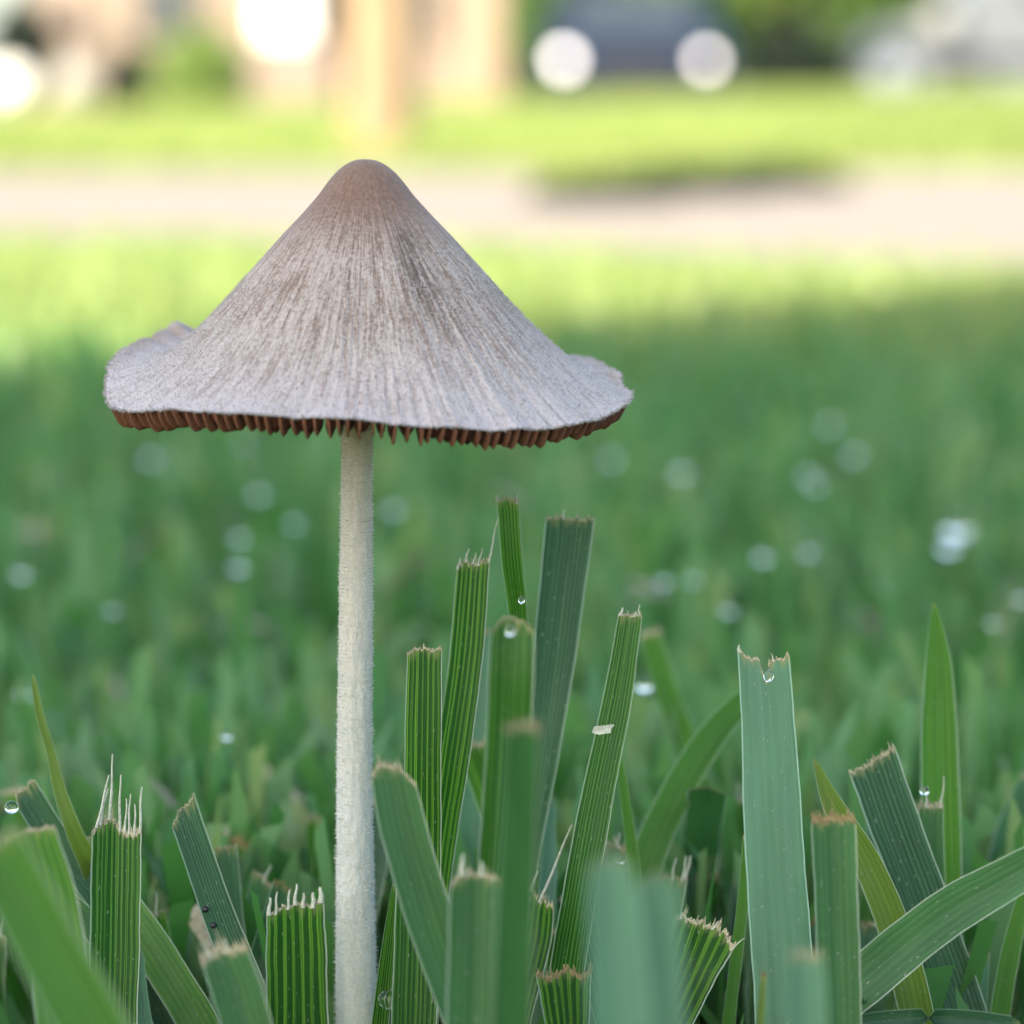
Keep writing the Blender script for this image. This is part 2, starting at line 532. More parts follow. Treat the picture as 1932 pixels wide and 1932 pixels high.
m = NT('cap_skin')
oc = m.add('ShaderNodeTexCoord').outputs['Object']
cx, cy, cz = m.xyz(oc)
rad = m.math('SQRT', m.math('ADD', m.math('MULTIPLY', cx, cx), m.math('MULTIPLY', cy, cy)))
inv = m.math('DIVIDE', 1.0, m.math('MAXIMUM', rad, 1e-5))
ux, uy = m.math('MULTIPLY', cx, inv), m.math('MULTIPLY', cy, inv)
rn = m.math('DIVIDE', rad, 496 * K)               # 0 apex .. 1 rim
s1 = m.noise(m.comb(m.math('MULTIPLY', ux, 26.0), m.math('MULTIPLY', uy, 26.0), m.math('MULTIPLY', rn, 5.5)), 1.0, 4, 0.6)
s2 = m.noise(m.comb(m.math('MULTIPLY', ux, 60.0), m.math('MULTIPLY', uy, 60.0), m.math('MULTIPLY', rn, 14.0)), 1.0, 4, 0.6)
grain = m.noise(oc, 6500.0, 2, 0.6)
patch = m.noise(oc, 380.0, 3, 0.55)
st = m.math('ADD', m.math('MULTIPLY', s1, 0.5), m.math('MULTIPLY', s2, 0.5))
st = m.math('ADD', st, m.math('MULTIPLY', m.math('SUBTRACT', grain, 0.5), 0.42))
st = m.math('ADD', st, m.math('MULTIPLY', m.math('SUBTRACT', patch, 0.5), 0.10))
f = m.ramp(st, 0.40, 0.58)
midc = m.mix(f, (0.195, 0.140, 0.105), (0.425, 0.372, 0.325))
rimc = m.mix(m.ramp(st, 0.32, 0.52), (0.315, 0.265, 0.235), (0.475, 0.437, 0.42))
col = m.mix(m.ramp(rn, 0.55, 0.95), midc, rimc)
apex = m.mix(m.ramp(grain, 0.3, 0.7), (0.150, 0.083, 0.054), (0.215, 0.135, 0.096))
apf = m.math('ADD', m.ramp(rn, 0.18, 0.38, 1, 0), m.math('MULTIPLY', m.math('SUBTRACT', s1, 0.5), 0.9), clamp=True)
apf = m.math('MULTIPLY', apf, m.ramp(rn, 0.45, 0.55, 1, 0))
col = m.mix(m.math('MULTIPLY', apf, 0.92), col, apex)
tipc = m.ramp(rn, 0.02, 0.16, 0.55, 0)
col = m.mix(tipc, col, (0.20, 0.125, 0.08))
# dark bruise to the right of the apex, running down the slope
ang = m.math('ARCTAN2', cy, cx)
bd = m.math('ABSOLUTE', m.math('SUBTRACT', ang, -1.02))
br = m.math('MULTIPLY', m.ramp(bd, 0.05, 0.24, 1, 0), m.math('MULTIPLY', m.ramp(rn, 0.22, 0.30), m.ramp(rn, 0.44, 0.62, 1, 0)))
br = m.math('MULTIPLY', br, m.ramp(st, 0.40, 0.60, 1.0, 0.25))
col = m.mix(m.math('MULTIPLY', br, 0.9), col, (0.095, 0.066, 0.054))
# pale downy margin
col = m.mix(m.math('MULTIPLY', m.ramp(rn, 0.90, 0.985), m.ramp(cy, -0.001, 0.004, 0, 0.7)), col, (0.27, 0.20, 0.13))
col = m.mix(m.ramp(rn, 0.98, 1.0, 0, 0.5), col, (0.50, 0.46, 0.42))
MAT['cap'] = m.end(m.bsdf(col, 0.85, 0.2, m.bump(st, 0.5, 0.00010), **{'Sheen Weight': 0.25, 'Sheen Roughness': 0.5}))

cap = mesh('cap', VV.tolist(), capF, MAT['cap'], mush)
cap.location = (0, 0, MZ)


def fuzz(name, P, N, L, W, mat, parent, loc):
    n = len(P)
    rv = nr.normal(0, 1, (n, 3))
    side = np.cross(N, rv); side /= np.linalg.norm(side, axis=1)[:, None] + 1e-9
    dirn = N + 0.55 * nr.normal(0, 1, (n, 3)); dirn /= np.linalg.norm(dirn, axis=1)[:, None]
    V = np.stack([P - side * W[:, None] / 2, P + side * W[:, None] / 2, P + dirn * L[:, None]], 1).reshape(-1, 3)
    F = np.arange(n * 3).reshape(-1, 3)
    o = mesh(name, V, F, mat, parent)
    o.location = loc
    tag(o, kind='stuff')
    return o


m = NT('down')
MAT['down'] = m.end(m.mixsh(0.4, m.bsdf((0.50, 0.46, 0.43), 0.9, 0.1), m.trans((0.55, 0.5, 0.44))))
# down on the cap
nf = 30000
ti = nr.uniform(0.35, 1.0, nf) ** 0.75
ii_ = np.clip(np.searchsorted(ts, ti), 1, len(ts) - 2)
jj_ = nr.randint(0, NA, nf)
Pp = top[ii_, jj_]
Ta = top[ii_ + 1, jj_] - top[ii_ - 1, jj_]
Tb = top[ii_, (jj_ + 1) % NA] - top[ii_, (jj_ - 1) % NA]
Nn = np.cross(Ta, Tb); Nn /= np.linalg.norm(Nn, axis=1)[:, None]
if Nn[:, 2].mean() < 0: Nn = -Nn
fuzz('fuzz', Pp * K, Nn, nr.uniform(3, 8, nf) * K, nr.uniform(1.0, 2.2, nf) * K, MAT['down'], cap, (0, 0, 0))
# a fringe of down along the rim
nf = 5000
jj_ = nr.randint(0, NA, nf)
Pp = top[-1, jj_]
Nn = np.stack([cs[jj_], sn[jj_], nr.normal(0, 0.5, nf)], -1)
fuzz('rim_fringe', Pp * K, Nn, nr.uniform(3, 9, nf) * K, nr.uniform(1.2, 2.5, nf) * K, MAT['down'], cap, (0, 0, 0))

# gills: every one a plate of its own
m = NT('gill_brown')
uvx, uvy, _ = m.xyz(m.add('ShaderNodeUVMap').outputs[0])
oc = m.add('ShaderNodeTexCoord').outputs['Object']
g = m.noise(oc, 2500.0, 3)
col = m.mix(g, (0.050, 0.016, 0.010), (0.092, 0.033, 0.019))
col = m.mix(m.ramp(uvx, 0.3, 1.0, 0, 0.9), col, (0.21, 0.090, 0.048))      # paler gill edges
MAT['gill'] = m.end(m.mixsh(0.12, m.bsdf(col, 0.75, 0.25), m.trans((0.25, 0.09, 0.03))))
NG = 276
for g in range(NG):
    outer = g % 2 == 0
    deg = g * 360.0 / NG + rnd.uniform(-0.35, 0.35)
    depth = 53 + rnd.uniform(-5, 6) + (0 if outer else 3)
    if 286 < deg % 360 < 325: depth += 8 * math.sin((deg % 360 - 286) / 39 * math.pi)
    skew = rnd.uniform(-2.2, 2.2)
    wide = rnd.uniform(0.80, 1.15)
    if outer:
        tsg = [0.994, 0.985, 0.97, 0.95, 0.92, 0.86, 0.76, 0.62, 0.46, 0.30, 0.17]
        dep = [4, 16, 30, 40, 45, 46, 46, 48, 52, 48, 26]
        lats = [(-1.0, 0.0), (-0.9, 0.93), (0.0, 1.0), (0.9, 0.93), (1.0, 0.0)]
    else:
        tsg = [0.968, 0.955, 0.93, 0.90, 0.86, 0.80, 0.70, 0.60, 0.50]
        dep = [12, 24, 37, 43, 46, 46, 44, 36, 16]
        lats = [(-1.0, 0.0), (-0.98, 0.66), (-0.62, 0.89), (0.0, 1.0), (0.62, 0.89), (0.98, 0.66), (1.0, 0.0)]
    Vg, uvg, Fg = [], [], []
    zb0 = None
    for k, t in enumerate(tsg):
        dg = deg + skew * (1 - t) * (2.2 if outer else 5.0)
        a = math.radians(dg)
        w = max(0.0, (t - 0.66) / 0.34); w = w * w * (1.4 - 0.4 * w)
        rr = float(np.interp(dg % 360, degs, rimr)) * t
        zt = float(np.interp(t * 496, pr_t, pr_s)) + w * float(np.interp(dg % 360, degs, rimz)) - float(np.interp(t, [0.85, 1.0], [15, 3]))
        zb = zt + (0 if outer else 0) - dep[k] * depth / 46.0 + rnd.uniform(-1.0, 1.0) + float(np.interp(t, [0.85, 1.0], [12, 0]))
        if k > 4: zb = max(zb, zb0 - 3) if t > 0.6 else zb
        if k == 4: zb0 = zb
        nx, ny = -math.sin(a), math.cos(a)
        hw = (1.6 + 1.1 * wide) if outer else math.pi * rr / (NG / 2) * 0.93 * wide * min(1.0, 0.4 + (1 - t) * 12) * (1 if t > 0.8 else max(0.15, 1 - (0.8 - t) * 3))
        for (lx, fz) in lats:
            z = zt + (zb - zt) * fz
            lat = skew * 2.4 * fz + lx * hw
            Vg.append(((math.cos(a) * rr + nx * lat) * K, (math.sin(a) * rr + ny * lat) * K, z * K))
            uvg.append((float(np.interp(t, [0.80, 0.90], [0.3, 1.0])) if outer else 0.0, t))
    nl = len(lats)
    for k in range(len(tsg) - 1):
        for q in range(nl - 1):
            b0, b1 = k * nl + q, (k + 1) * nl + q
            Fg.append((b0, b1, b1 + 1, b0 + 1))
    Fg.append(tuple(range(nl)))
    mesh('gill', Vg, Fg, MAT['gill'], cap, uv=uvg, smooth=False)

# stem
stem_c = np.array([(673, 640), (673, 835), (670, 1100), (665, 1500), (666.5, 1932), (672, 2400), (676, 2900), (678, 3600)], float)
stem_w = np.array([54, 57, 62, 66, 78, 88, 96, 116], float)
zs_world = [at(690, y, D0).z for y in stem_c[:, 1]]
Ls = []
zt_, zb_ = MZ + 190 * K, -0.004
NS, NAo = 460, 120
zz = np.linspace(zt_, zb_, NS)
ypx = np.interp(zz, [z for z in zs_world[::-1]], stem_c[::-1, 1])
xc = (np.interp(ypx, stem_c[:, 1], stem_c[:, 0]) - 690) * K
rw = np.interp(ypx, stem_c[:, 1], stem_w) / 2 * K
V = np.zeros((NS, NAo, 3))
aa = np.arange(NAo) * 2 * math.pi / NAo
for i in range(NS):
    bmp = np.array([nz(math.cos(a) * 9, math.sin(a) * 9, zz[i] / K * 0.13) * 0.9 + nz(math.cos(a) * 3, math.sin(a) * 3, zz[i] / K * 0.02) * 0.8 for a in aa])
    rr = rw[i] + bmp * 2.4 * K
    V[i, :, 0] = xc[i] + np.cos(aa) * rr
    V[i, :, 1] = np.sin(aa) * rr
    V[i, :, 2] = zz[i]
ii = np.arange(NS - 1)[:, None] * NAo
jj = np.arange(NAo)[None, :]
F = np.stack([ii + jj, ii + NAo + jj, ii + NAo + (jj + 1) % NAo, ii + (jj + 1) % NAo], -1).reshape(-1, 4)
m = NT('stem_flesh')
oc = m.add('ShaderNodeTexCoord').outputs['Object']
sx_, sy_, sz_ = m.xyz(oc)
gr = m.noise(oc, 9000.0, 2, 0.6)
fl = m.noise(m.comb(m.math('MULTIPLY', sx_, 900.0), m.math('MULTIPLY', sy_, 900.0), m.math('MULTIPLY', sz_, 5200.0)), 1.0, 3)
up = m.ramp(sz_, MZ - 800 * K, MZ - 100 * K)
base = m.mix(up, (0.515, 0.535, 0.49), (0.53, 0.485, 0.375))
col = m.mix(m.ramp(fl, 0.60, 0.74, 0, 0.45), base, m.mix(up, (0.38, 0.42, 0.35), (0.30, 0.25, 0.15)))
col = m.mix(m.ramp(gr, 0.5, 0.72, 0, 0.75), col, (0.68, 0.68, 0.62))
MAT['stem'] = m.end(m.bsdf(col, 0.75, 0.25, m.bump(m.math('ADD', gr, m.math('MULTIPLY', fl, 0.5)), 0.5, 0.00006),
                           **{'Subsurface Weight': 0.35, 'Subsurface Radius': (0.0009, 0.0007, 0.0004), 'Subsurface Scale': 1.0}))
stem = mesh('stem', V.reshape(-1, 3), F, MAT['stem'], mush)
m = NT('stem_down')
MAT['stemdown'] = m.end(m.mixsh(0.35, m.bsdf((0.66, 0.66, 0.60), 0.9, 0.1), m.trans((0.6, 0.6, 0.5))))
nf = 26000
i_ = nr.randint(0, int(NS * 0.85), nf)
j_ = nr.randint(0, NAo, nf)
Nn = np.stack([np.cos(aa[j_]), np.sin(aa[j_]), np.full(nf, 0.1)], -1)
fuzz('fuzz', V[i_, j_] + Nn * 0, Nn, nr.uniform(3, 8.5, nf) * K * np.interp(i_, [0, NS * 0.4], [0.6, 1.0]), nr.uniform(1.5, 3, nf) * K, MAT['stemdown'], stem, (0, 0, 0))


# ------------------------------------------------------------------ grass blades one can tell apart
def catmull(P, n):
    P = [2 * P[0] - P[1]] + list(P) + [2 * P[-1] - P[-2]]
    out = []
    m_ = len(P) - 3
    for k in range(n):
        u = k / (n - 1) * m_
        i = min(int(u), m_ - 1)
        f = u - i
        a, b, c, e = P[i], P[i + 1], P[i + 2], P[i + 3]
        out.append(0.5 * ((2 * b) + (c - a) * f + (2 * a - 5 * b + 4 * c - e) * f * f + (3 * b - a - 3 * c + e) * f ** 3))
    return out


def blade(label, pts, w, mat='striped', top=None, jag=4.0, slant=0.0, point=False, fold=0.10, twist=0.0, cutmat='cut',
          cuth=6.0, fibres=(), ground=True, group='grass blades around the mushroom', seed=None):
    """pts: centre line, tip first, (px, py, mm behind the mushroom); w: widths in photograph pixels"""
    r_ = random.Random(seed if seed is not None else len(label) * 31 + int(pts[0][0]))
    seed_ = r_.uniform(0, 6)
    C = [np.array(at(p[0], p[1], D0 + p[2] / 1000.0)) for p in pts]
    Wm = [w_ * (D0 + p[2] / 1000.0) / FPX for w_, p in zip(w, pts)]
    if ground:
        t = C[-1] - C[-2]; st_ = np.linalg.norm(t); t = t / st_
        if t[2] > -0.15: t[2] = -0.15
        while C[-1][2] > 0.0 and len(C) < 14:           # the hidden foot bends down into the soil
            st_ *= 1.45
            t = t * 0.75 + np.array([0, 0, -1.0]) * 0.25; t = t / np.linalg.norm(t)
            C.append(C[-1] + t * st_); Wm.append(Wm[-1] * 0.97)
    nseg = 44
    CC = catmull(C, nseg)
    u_in = np.linspace(0, len(Wm) - 1, nseg)
    WW = np.interp(u_in, range(len(Wm)), Wm)
    # denser rows near the tip
    nu = 30 if not point else 12
    us = np.linspace(-0.5, 0.5, nu + 1)
    kk = (D0 + pts[0][2] / 1000.0) / FPX
    offs = []
    for i, u in enumerate(us):
        o = slant * u
        if top: o += np.interp(u, [a for a, b in top], [b for a, b in top])
        if not point and cuth > 0: o += 9 * nz(u * 3.0, seed_, 2.2) * min(1.0, w[0] / 60)
        if not point: o += r_.uniform(-1, 1) * jag * 0.6 + (r_.random() < 0.2) * r_.uniform(0, jag)
        offs.append(o * kk)
    V, uv, F = [], [], []
    L = 0.0
    rows = []
    T0 = None
    for i in range(nseg):
        if i: L += np.linalg.norm(CC[i] - CC[i - 1])
        T = CC[min(i + 1, nseg - 1)] - CC[max(i - 1, 0)]
        T = T / np.linalg.norm(T)
        vd = CC[i] - np.array(CAM); vd = vd / np.linalg.norm(vd)
        S = np.cross(T, vd); S = S / np.linalg.norm(S)
        if S[0] < 0: S = -S
        N = np.cross(S, T); N = N / np.linalg.norm(N)
        if N.dot(vd) > 0: N = -N
        tw = (twist if twist else 0.32 * math.sin(seed_ * 3)) * (0.4 + 0.6 * math.sin(i / nseg * 2.2 + seed_))
        S2 = S * math.cos(tw) + N * math.sin(tw)
        N2 = N * math.cos(tw) - S * math.sin(tw)
        fade = max(0.0, 1 - L / (60 * kk))
        row = []
        for j, u in enumerate(us):
            ww = WW[i] * (1 + 0.012 * math.sin(i * 0.9 + seed_) + 0.008 * math.sin(i * 2.3 + 2 * seed_))
            if i == 0 and point: ww = WW[i] * 0.3
            p = CC[i] + S2 * u * ww + N2 * (fold * ww * (0.55 * abs(u) * 2 + 0.45 * (abs(u) * 2) ** 1.6) - fold * ww * 0.4) - T * offs[j] * fade * (1 if not point else 0)
            V.append(p); uv.append((u + 0.5, L / 0.04))
            row.append(p)
        if i == 0: top_row, T0, N0 = row, T, N2
    for i in range(nseg - 1):
        for j in range(nu):
            a = i * (nu + 1) + j
            F.append((a, a + 1, a + nu + 2, a + nu + 1))
    o = mesh('grass_blade', V, F, MAT[mat], None, uv=uv)
    tag(o, label, 'grass blade', group)
    if not point and cuth > 0:
        # the mower's frayed, bleached cut
        V, F = [], []
        nn = nu * 2
        hprev = 0
        for q in range(nn + 1):
            f_ = q / nn * nu
            j = min(int(f_), nu - 1); g_ = f_ - j
            p = top_row[j] * (1 - g_) + top_row[j + 1] * g_
            hh = (0.05 + 0.5 * r_.random() ** 2 + (r_.random() < 0.10) * r_.uniform(0.3, 1.2)) * cuth * kk
            dn = (r_.uniform(0.15, 1.0)) * cuth * 0.5 * kk
            V += [p + T0 * dn + N0 * 1.5 * kk, p + N0 * 2.0 * kk, p - T0 * hh + N0 * r_.uniform(-2, 3) * kk]
        for q in range(nn):
            a = q * 3
            F += [(a, a + 3, a + 4, a + 1), (a + 1, a + 4, a + 5, a + 2)]
        mesh('cut_edge', V, F, MAT[cutmat], o, smooth=False)
    for (u, ln, dx, wd) in fibres:
        j = (u + 0.5) * nu
        j0 = min(int(j), nu - 1); g_ = j - j0
        p = top_row[j0] * (1 - g_) + top_row[j0 + 1] * g_ + T0 * 4 * kk
        V, F = [], []
        ns = 5
        for q in range(ns + 1):
            f_ = q / ns
            c_ = p - T0 * ln * kk * f_ + np.array([1, 0, 0]) * (dx * kk * f_ + math.sin(f_ * 7 + ln) * 1.0 * kk) + N0 * 2 * kk
            ww = wd * kk * (1 - 0.55 * f_) / 2
            for sg, nn_ in ((-1, 0), (0, 1), (1, 0)):
                V.append(c_ + np.array([1, 0, 0]) * sg * ww + N0 * nn_ * ww)
        for q in range(ns):
            for e in range(2):
                a = q * 3 + e
                F.append((a, a + 1, a + 4, a + 3))
        mesh('fibre', V, F, MAT['fibre'], o)
    return o


B = blade
# -- the clump to the right of the stem
B('tall cut blade with yellow green stripes, second to the right of the stem', [(893, 1062, 1), (878, 1250, 1), (850, 1450, 1), (822, 1650, 2), (800, 1900, 2)], [62, 64, 66, 60, 56], 'striped', slant=6, jag=9, cuth=14,
  fibres=[(-0.46, 22, 4, 4), (-0.25, 26, 5, 4), (0.0, 22, 4, 4), (0.15, 34, 6, 4), (0.46, 88, 12, 4)], fold=0.14)
B('flat topped cut blade with dark and yellow green stripes just right of the stem', [(801, 1226, -1.5), (798, 1420, -1.5), (796, 1650, -1), (790, 1932, -1)], [66, 70, 72, 76], 'striped', slant=12, jag=4, cuth=9, fold=0.06)
B('narrow folded blade reaching highest of the clump right of the stem', [(958, 944, 3), (966, 1060, 3), (978, 1170, 4), (985, 1330, 6), (985, 1500, 7)], [42, 40, 36, 40, 40], 'striped', jag=6, cuth=9, fibres=[(-0.46, 14, -2, 4), (0.4, 18, 2, 4)], fold=0.25)
B('broad tall cut blade with a pale lengthwise sheen right of the highest blade', [(1076, 980, 6), (1062, 1100, 6), (1043, 1260, 6), (1018, 1430, 6), (980, 1640, 7), (950, 1850, 8)], [92, 88, 80, 72, 66, 60], 'blue', slant=12, jag=6, cuth=9, fold=0.12,
  fibres=[(-0.15, 20, 0, 4)])
B('upright cut blade with a stray pale flake stuck to it, leaning right', [(1190, 1160, 0), (1165, 1320, 0), (1128, 1500, 0), (1092, 1700, 0), (1060, 1900, 1)], [46, 56, 62, 66, 66], 'fine', jag=5, cuth=11, fibres=[(-0.42, 16, 3, 6), (0.35, 20, -2, 3), (0.2, 10, 0, 6)], fold=0.1)
B('soft focused rounded blade standing in front of the sheeny broad blade', [(968, 1168, -15), (963, 1300, -15), (955, 1500, -14), (940, 1700, -13), (930, 1900, -12)], [84, 86, 88, 88, 86], 'fine', top=[(-0.5, -24), (-0.25, -3), (0, 2), (0.25, -3), (0.5, -24)], jag=3, cuth=5, fold=0.22)
B('blurred pale tipped blade standing before the rounded soft blade', [(985, 1370, -34), (978, 1560, -32), (968, 1800, -30)], [66, 70, 74], 'soft', jag=5, cuth=30, fold=0.15)
B('short ragged bright blade peeping between two striped blades', [(893, 1408, 12), (935, 1520, 12), (985, 1640, 12)], [62, 66, 66], 'striped', slant=8, jag=8, cuth=14, twist=0.2)
B('pale blue green blade seen edge on behind the striped clump', [(905, 1190, 16), (895, 1400, 16), (888, 1700, 16)], [44, 50, 54], 'pale', jag=5, cuth=6)
B('thin bright uncut blade leaning left behind the flaked blade', [(1166, 1408, 6), (1178, 1500, 6), (1196, 1640, 6), (1215, 1900, 6)], [8, 18, 24, 26], 'bright', point=True)
B('blurred cut blade with a pale square tip behind and right of the flaked blade', [(1225, 1195, 34), (1255, 1300, 34), (1300, 1420, 34), (1330, 1560, 34)], [44, 46, 48, 48], 'bright', jag=4, cuth=18)
B('arching soft blade that bends right behind the widest pale blade', [(1452, 1282, 15), (1395, 1330, 15), (1335, 1400, 14), (1275, 1500, 13), (1222, 1620, 12), (1180, 1800, 12)], [22, 44, 56, 62, 64, 64], 'bright', point=True, fold=0.12)
B('widest pale blue green blade with a notched torn top', [(1442, 1240, -1), (1452, 1400, -1), (1462, 1600, -1), (1476, 1800, -1), (1484, 1960, -1)], [98, 106, 116, 118, 118], 'pale', top=[(-0.5, 18), (-0.46, 20), (-0.34, 4), (-0.1, -8), (0.0, -46), (0.04, -52), (0.07, -12), (0.2, -4), (0.5, -4)], jag=5, cuth=11, fold=0.07, fibres=[(-0.47, 14, 0, 6), (0.18, 16, -4, 3)])
B('tall uncut pointed blade far to the right', [(1762, 1138, 9), (1770, 1250, 9), (1772, 1400, 9), (1776, 1600, 9), (1782, 1900, 9)], [10, 50, 70, 76, 76], 'bright', point=True, fold=0.2)
B('broad dark blue green blade with a straw coloured slanted cut, leaning left', [(1646, 1436, 3), (1690, 1560, 3), (1750, 1720, 3), (1830, 1960, 3)], [98, 96, 92, 90], 'blue', slant=14, jag=6, cuth=12, fold=0.05)
B('yellowish pointed blade with a brown tip beside the broad dark blade', [(1536, 1432, -1), (1572, 1520, -1), (1632, 1620, -1), (1690, 1760, -1), (1740, 1960, -1)], [8, 40, 54, 64, 66], 'yellow', point=True, fold=0.16)
B('long soft blade crossing diagonally over the broad dark blade', [(1985, 1612, -8), (1890, 1665, -7), (1780, 1730, -6), (1650, 1835, -5), (1520, 1960, -5)], [70, 84, 94, 96, 90], 'soft', point=True, fold=0.12)
B('blurred cut blade with a brown frayed top right of the widest pale blade', [(1572, 1545, -10), (1578, 1720, -10), (1586, 1960, -10)], [84, 82, 80], 'soft', jag=6, cuth=26, cutmat='browncut', fold=0.18)
B('huge out of focus pale blade in the foreground', [(1150, 1610, -44), (1160, 1760, -44), (1172, 1960, -44)], [78, 104, 112], 'pale', jag=3, cuth=0, top=[(-0.5, -20), (0, 0), (0.5, -20)], fold=0.15)
B('out of focus pale blade right of the huge foreground blade', [(1238, 1640, -40), (1246, 1780, -40), (1250, 1960, -40)], [70, 82, 86], 'pale', jag=3, cuth=0, top=[(-0.5, -26), (0, 0), (0.5, -26)], fold=0.15)
B('low blurred whitish blade at the foot of the widest pale blade', [(1520, 1800, -34), (1520, 1870, -34), (1522, 1980, -34)], [62, 76, 80], 'pale', jag=3, cuth=14, fold=0.2)
B('thin dry brown stalk standing before the widest pale blade', [(1441, 1838, -14), (1437, 1890, -14), (1432, 1970, -14)], [10, 14, 16], 'yellow', jag=2, cuth=14, cutmat='browncut')
B('low blade cut on a steep slant with straw fibres, leaning right', [(1332, 1750, -1), (1300, 1830, -1), (1250, 1950, -2)], [128, 108, 92], 'striped', slant=-6, jag=8, cuth=17, fold=0.05, fibres=[(0.1, 18, 6, 6), (0.47, 26, 16, 5), (-0.4, 14, -2, 4)], top=[(-0.5, -2), (0.3, 6), (0.5, -14)], twist=0.25)
B('very thin green blade with a pale spike left of the widest pale blade', [(1411, 1578, 2), (1404, 1680, 2), (1390, 1800, 2), (1372, 1960, 2)], [19, 21, 23, 25], 'bright', jag=3, cuth=14, fibres=[(0.0, 38, 1, 4)])
B('soft focused square cut blade low in front of the clump', [(903, 1656, -17), (900, 1780, -17), (896, 1960, -17)], [108, 110, 110], 'soft', top=[(-0.5, -12), (-0.3, 6), (0.35, 0), (0.5, -12)], jag=5, cuth=18, fold=0.2, fibres=[(-0.3, 40, 0, 10), (0.05, 28, 0, 8)])
B('ragged short blade with a wet white streak and a curled fibre', [(1012, 1690, 1), (1000, 1780, 1), (975, 1880, 0), (955, 1980, 0)], [72, 78, 74, 70], 'striped', slant=-36, jag=10, cuth=15, twist=0.2, fibres=[(-0.2, 46, 10, 8), (0.1, 150, 44, 6)])
B('stubby blade with a brown scalloped cut low in the middle', [(1062, 1836, -5), (1066, 1890, -5), (1072, 1970, -5)], [112, 98, 78], 'striped', jag=6, cuth=24, cutmat='browncut', fold=0.1, top=[(-0.5, 8), (-0.3, -8), (-0.05, -4), (0.1, 10), (0.3, -6), (0.5, 0)])
B('leaning soft blade with a pale fringed top touching the stem', [(738, 1452, -12), (760, 1560, -12), (800, 1700, -12), (850, 1850, -12), (900, 1990, -12)], [82, 88, 90, 84, 78], 'soft', top=[(-0.5, -8), (-0.2, 10), (0.15, 6), (0.4, -26), (0.5, -36)], jag=5, cuth=18, fold=0.14, slant=-8)
B('dark striped upright blade below the leaning fringed blade', [(790, 1640, -3), (786, 1780, -3), (780, 1970, -3)], [84, 86, 86], 'fine', jag=4, cuth=6)
B('narrow bright blade close to the right side of the stem', [(746, 1668, -1), (736, 1760, -1), (722, 1880, -1), (712, 1980, -1)], [12, 26, 32, 34], 'striped', jag=3, cuth=5)
B('narrow pale blue blade standing between two dark blades', [(1040, 1500, 10), (1034, 1650, 9), (1020, 1800, 8), (1005, 1960, 8)], [12, 34, 40, 42], 'pale', point=True)
B('blurred blade with a pale frayed top left of the widest pale blade', [(1335, 1490, 10), (1322, 1600, 22), (1310, 1800, 22)], [74, 72, 70], 'soft', jag=6, cuth=20)
B('cut blade with a broken pale end between the flaked blade and thin blade', [(1160, 1600, 8), (1162, 1720, 8), (1164, 1900, 8)], [52, 56, 58], 'soft', jag=10, cuth=24, fibres=[(0.1, 28, 4, 5), (-0.3, 20, -4, 5)])
# -- left of the stem
B('slender wavy pointed blade far to the left', [(62, 1272, 3), (74, 1345, 3), (96, 1420, 3), (112, 1490, 3), (140, 1570, 3), (172, 1640, 4)], [9, 15, 17, 24, 32, 38], 'yellow', point=True, fold=0.12)
B('folded blade with a bluish sheen leaning right under the wavy blade', [(46, 1492, 4), (86, 1556, 4), (130, 1620, 4), (190, 1690, 4)], [56, 54, 56, 62], 'blue', jag=6, cuth=8, fold=0.2, top=[(-0.5, -12), (-0.2, 4), (0.5, 6)])
B('split blade with long pale fibres rising from its torn top', [(220, 1562, -2), (218, 1680, -2), (216, 1800, -2), (212, 1960, -2)], [94, 94, 94, 92], 'fine', jag=6, cuth=22, fold=0.22, top=[(-0.5, -6), (-0.3, 12), (-0.05, 16), (0.05, -8), (0.5, -4)],
  fibres=[(-0.40, 100, 22, 6), (-0.34, 70, 14, 5), (-0.14, 124, 4, 6), (0.06, 108, 0, 6), (0.17, 66, 2, 5), (0.24, 76, 2, 5), (0.36, 60, 0, 5), (0.46, 88, 2, 6)])
B('long green blade leaning right, rising behind the split blade', [(150, 1600, 5), (258, 1745, 3), (320, 1840, 2), (390, 1960, 1)], [60, 74, 76, 78], 'bright', jag=4, cuth=6, fold=0.1)
B('dark blade leaning right below the long green blade', [(196, 1740, 4), (262, 1830, 4), (330, 1960, 4)], [44, 54, 60], 'blue', jag=4, cuth=6, fold=0.14)
B('pale ribbed blade with a slanted pointed cut carrying two black specks', [(345, 1528, 0), (376, 1620, 0), (418, 1740, 0), (470, 1870, 0), (510, 1980, 0)], [60, 58, 62, 66, 66], 'blue', slant=52, jag=4, cuth=7, fold=0.08)
B('dark short blade with bright yellow stripes close to the left of the stem', [(556, 1712, 0), (558, 1800, 0), (560, 1970, 0)], [114, 120, 124], 'striped', slant=22, jag=7, cuth=12, fold=0.05, fibres=[(-0.46, 34, 4, 9), (-0.34, 44, 4, 6), (-0.12, 38, 4, 6), (0.0, 40, 5, 8), (0.14, 28, 2, 8), (0.3, 30, 2, 10), (0.44, 30, 0, 12)])
B('big out of focus bright green blade in the lower left corner', [(-10, 1590, -36), (60, 1730, -36), (130, 1860, -36), (200, 1990, -36)], [108, 120, 126, 130], 'bright', jag=4, cuth=10, fold=0.1)
B('out of focus darker blade behind the corner blade at the left border', [(55, 1570, -14), (95, 1720, -14), (130, 1960, -14)], [100, 110, 116], 'bright', jag=4, cuth=10, fold=0.15)
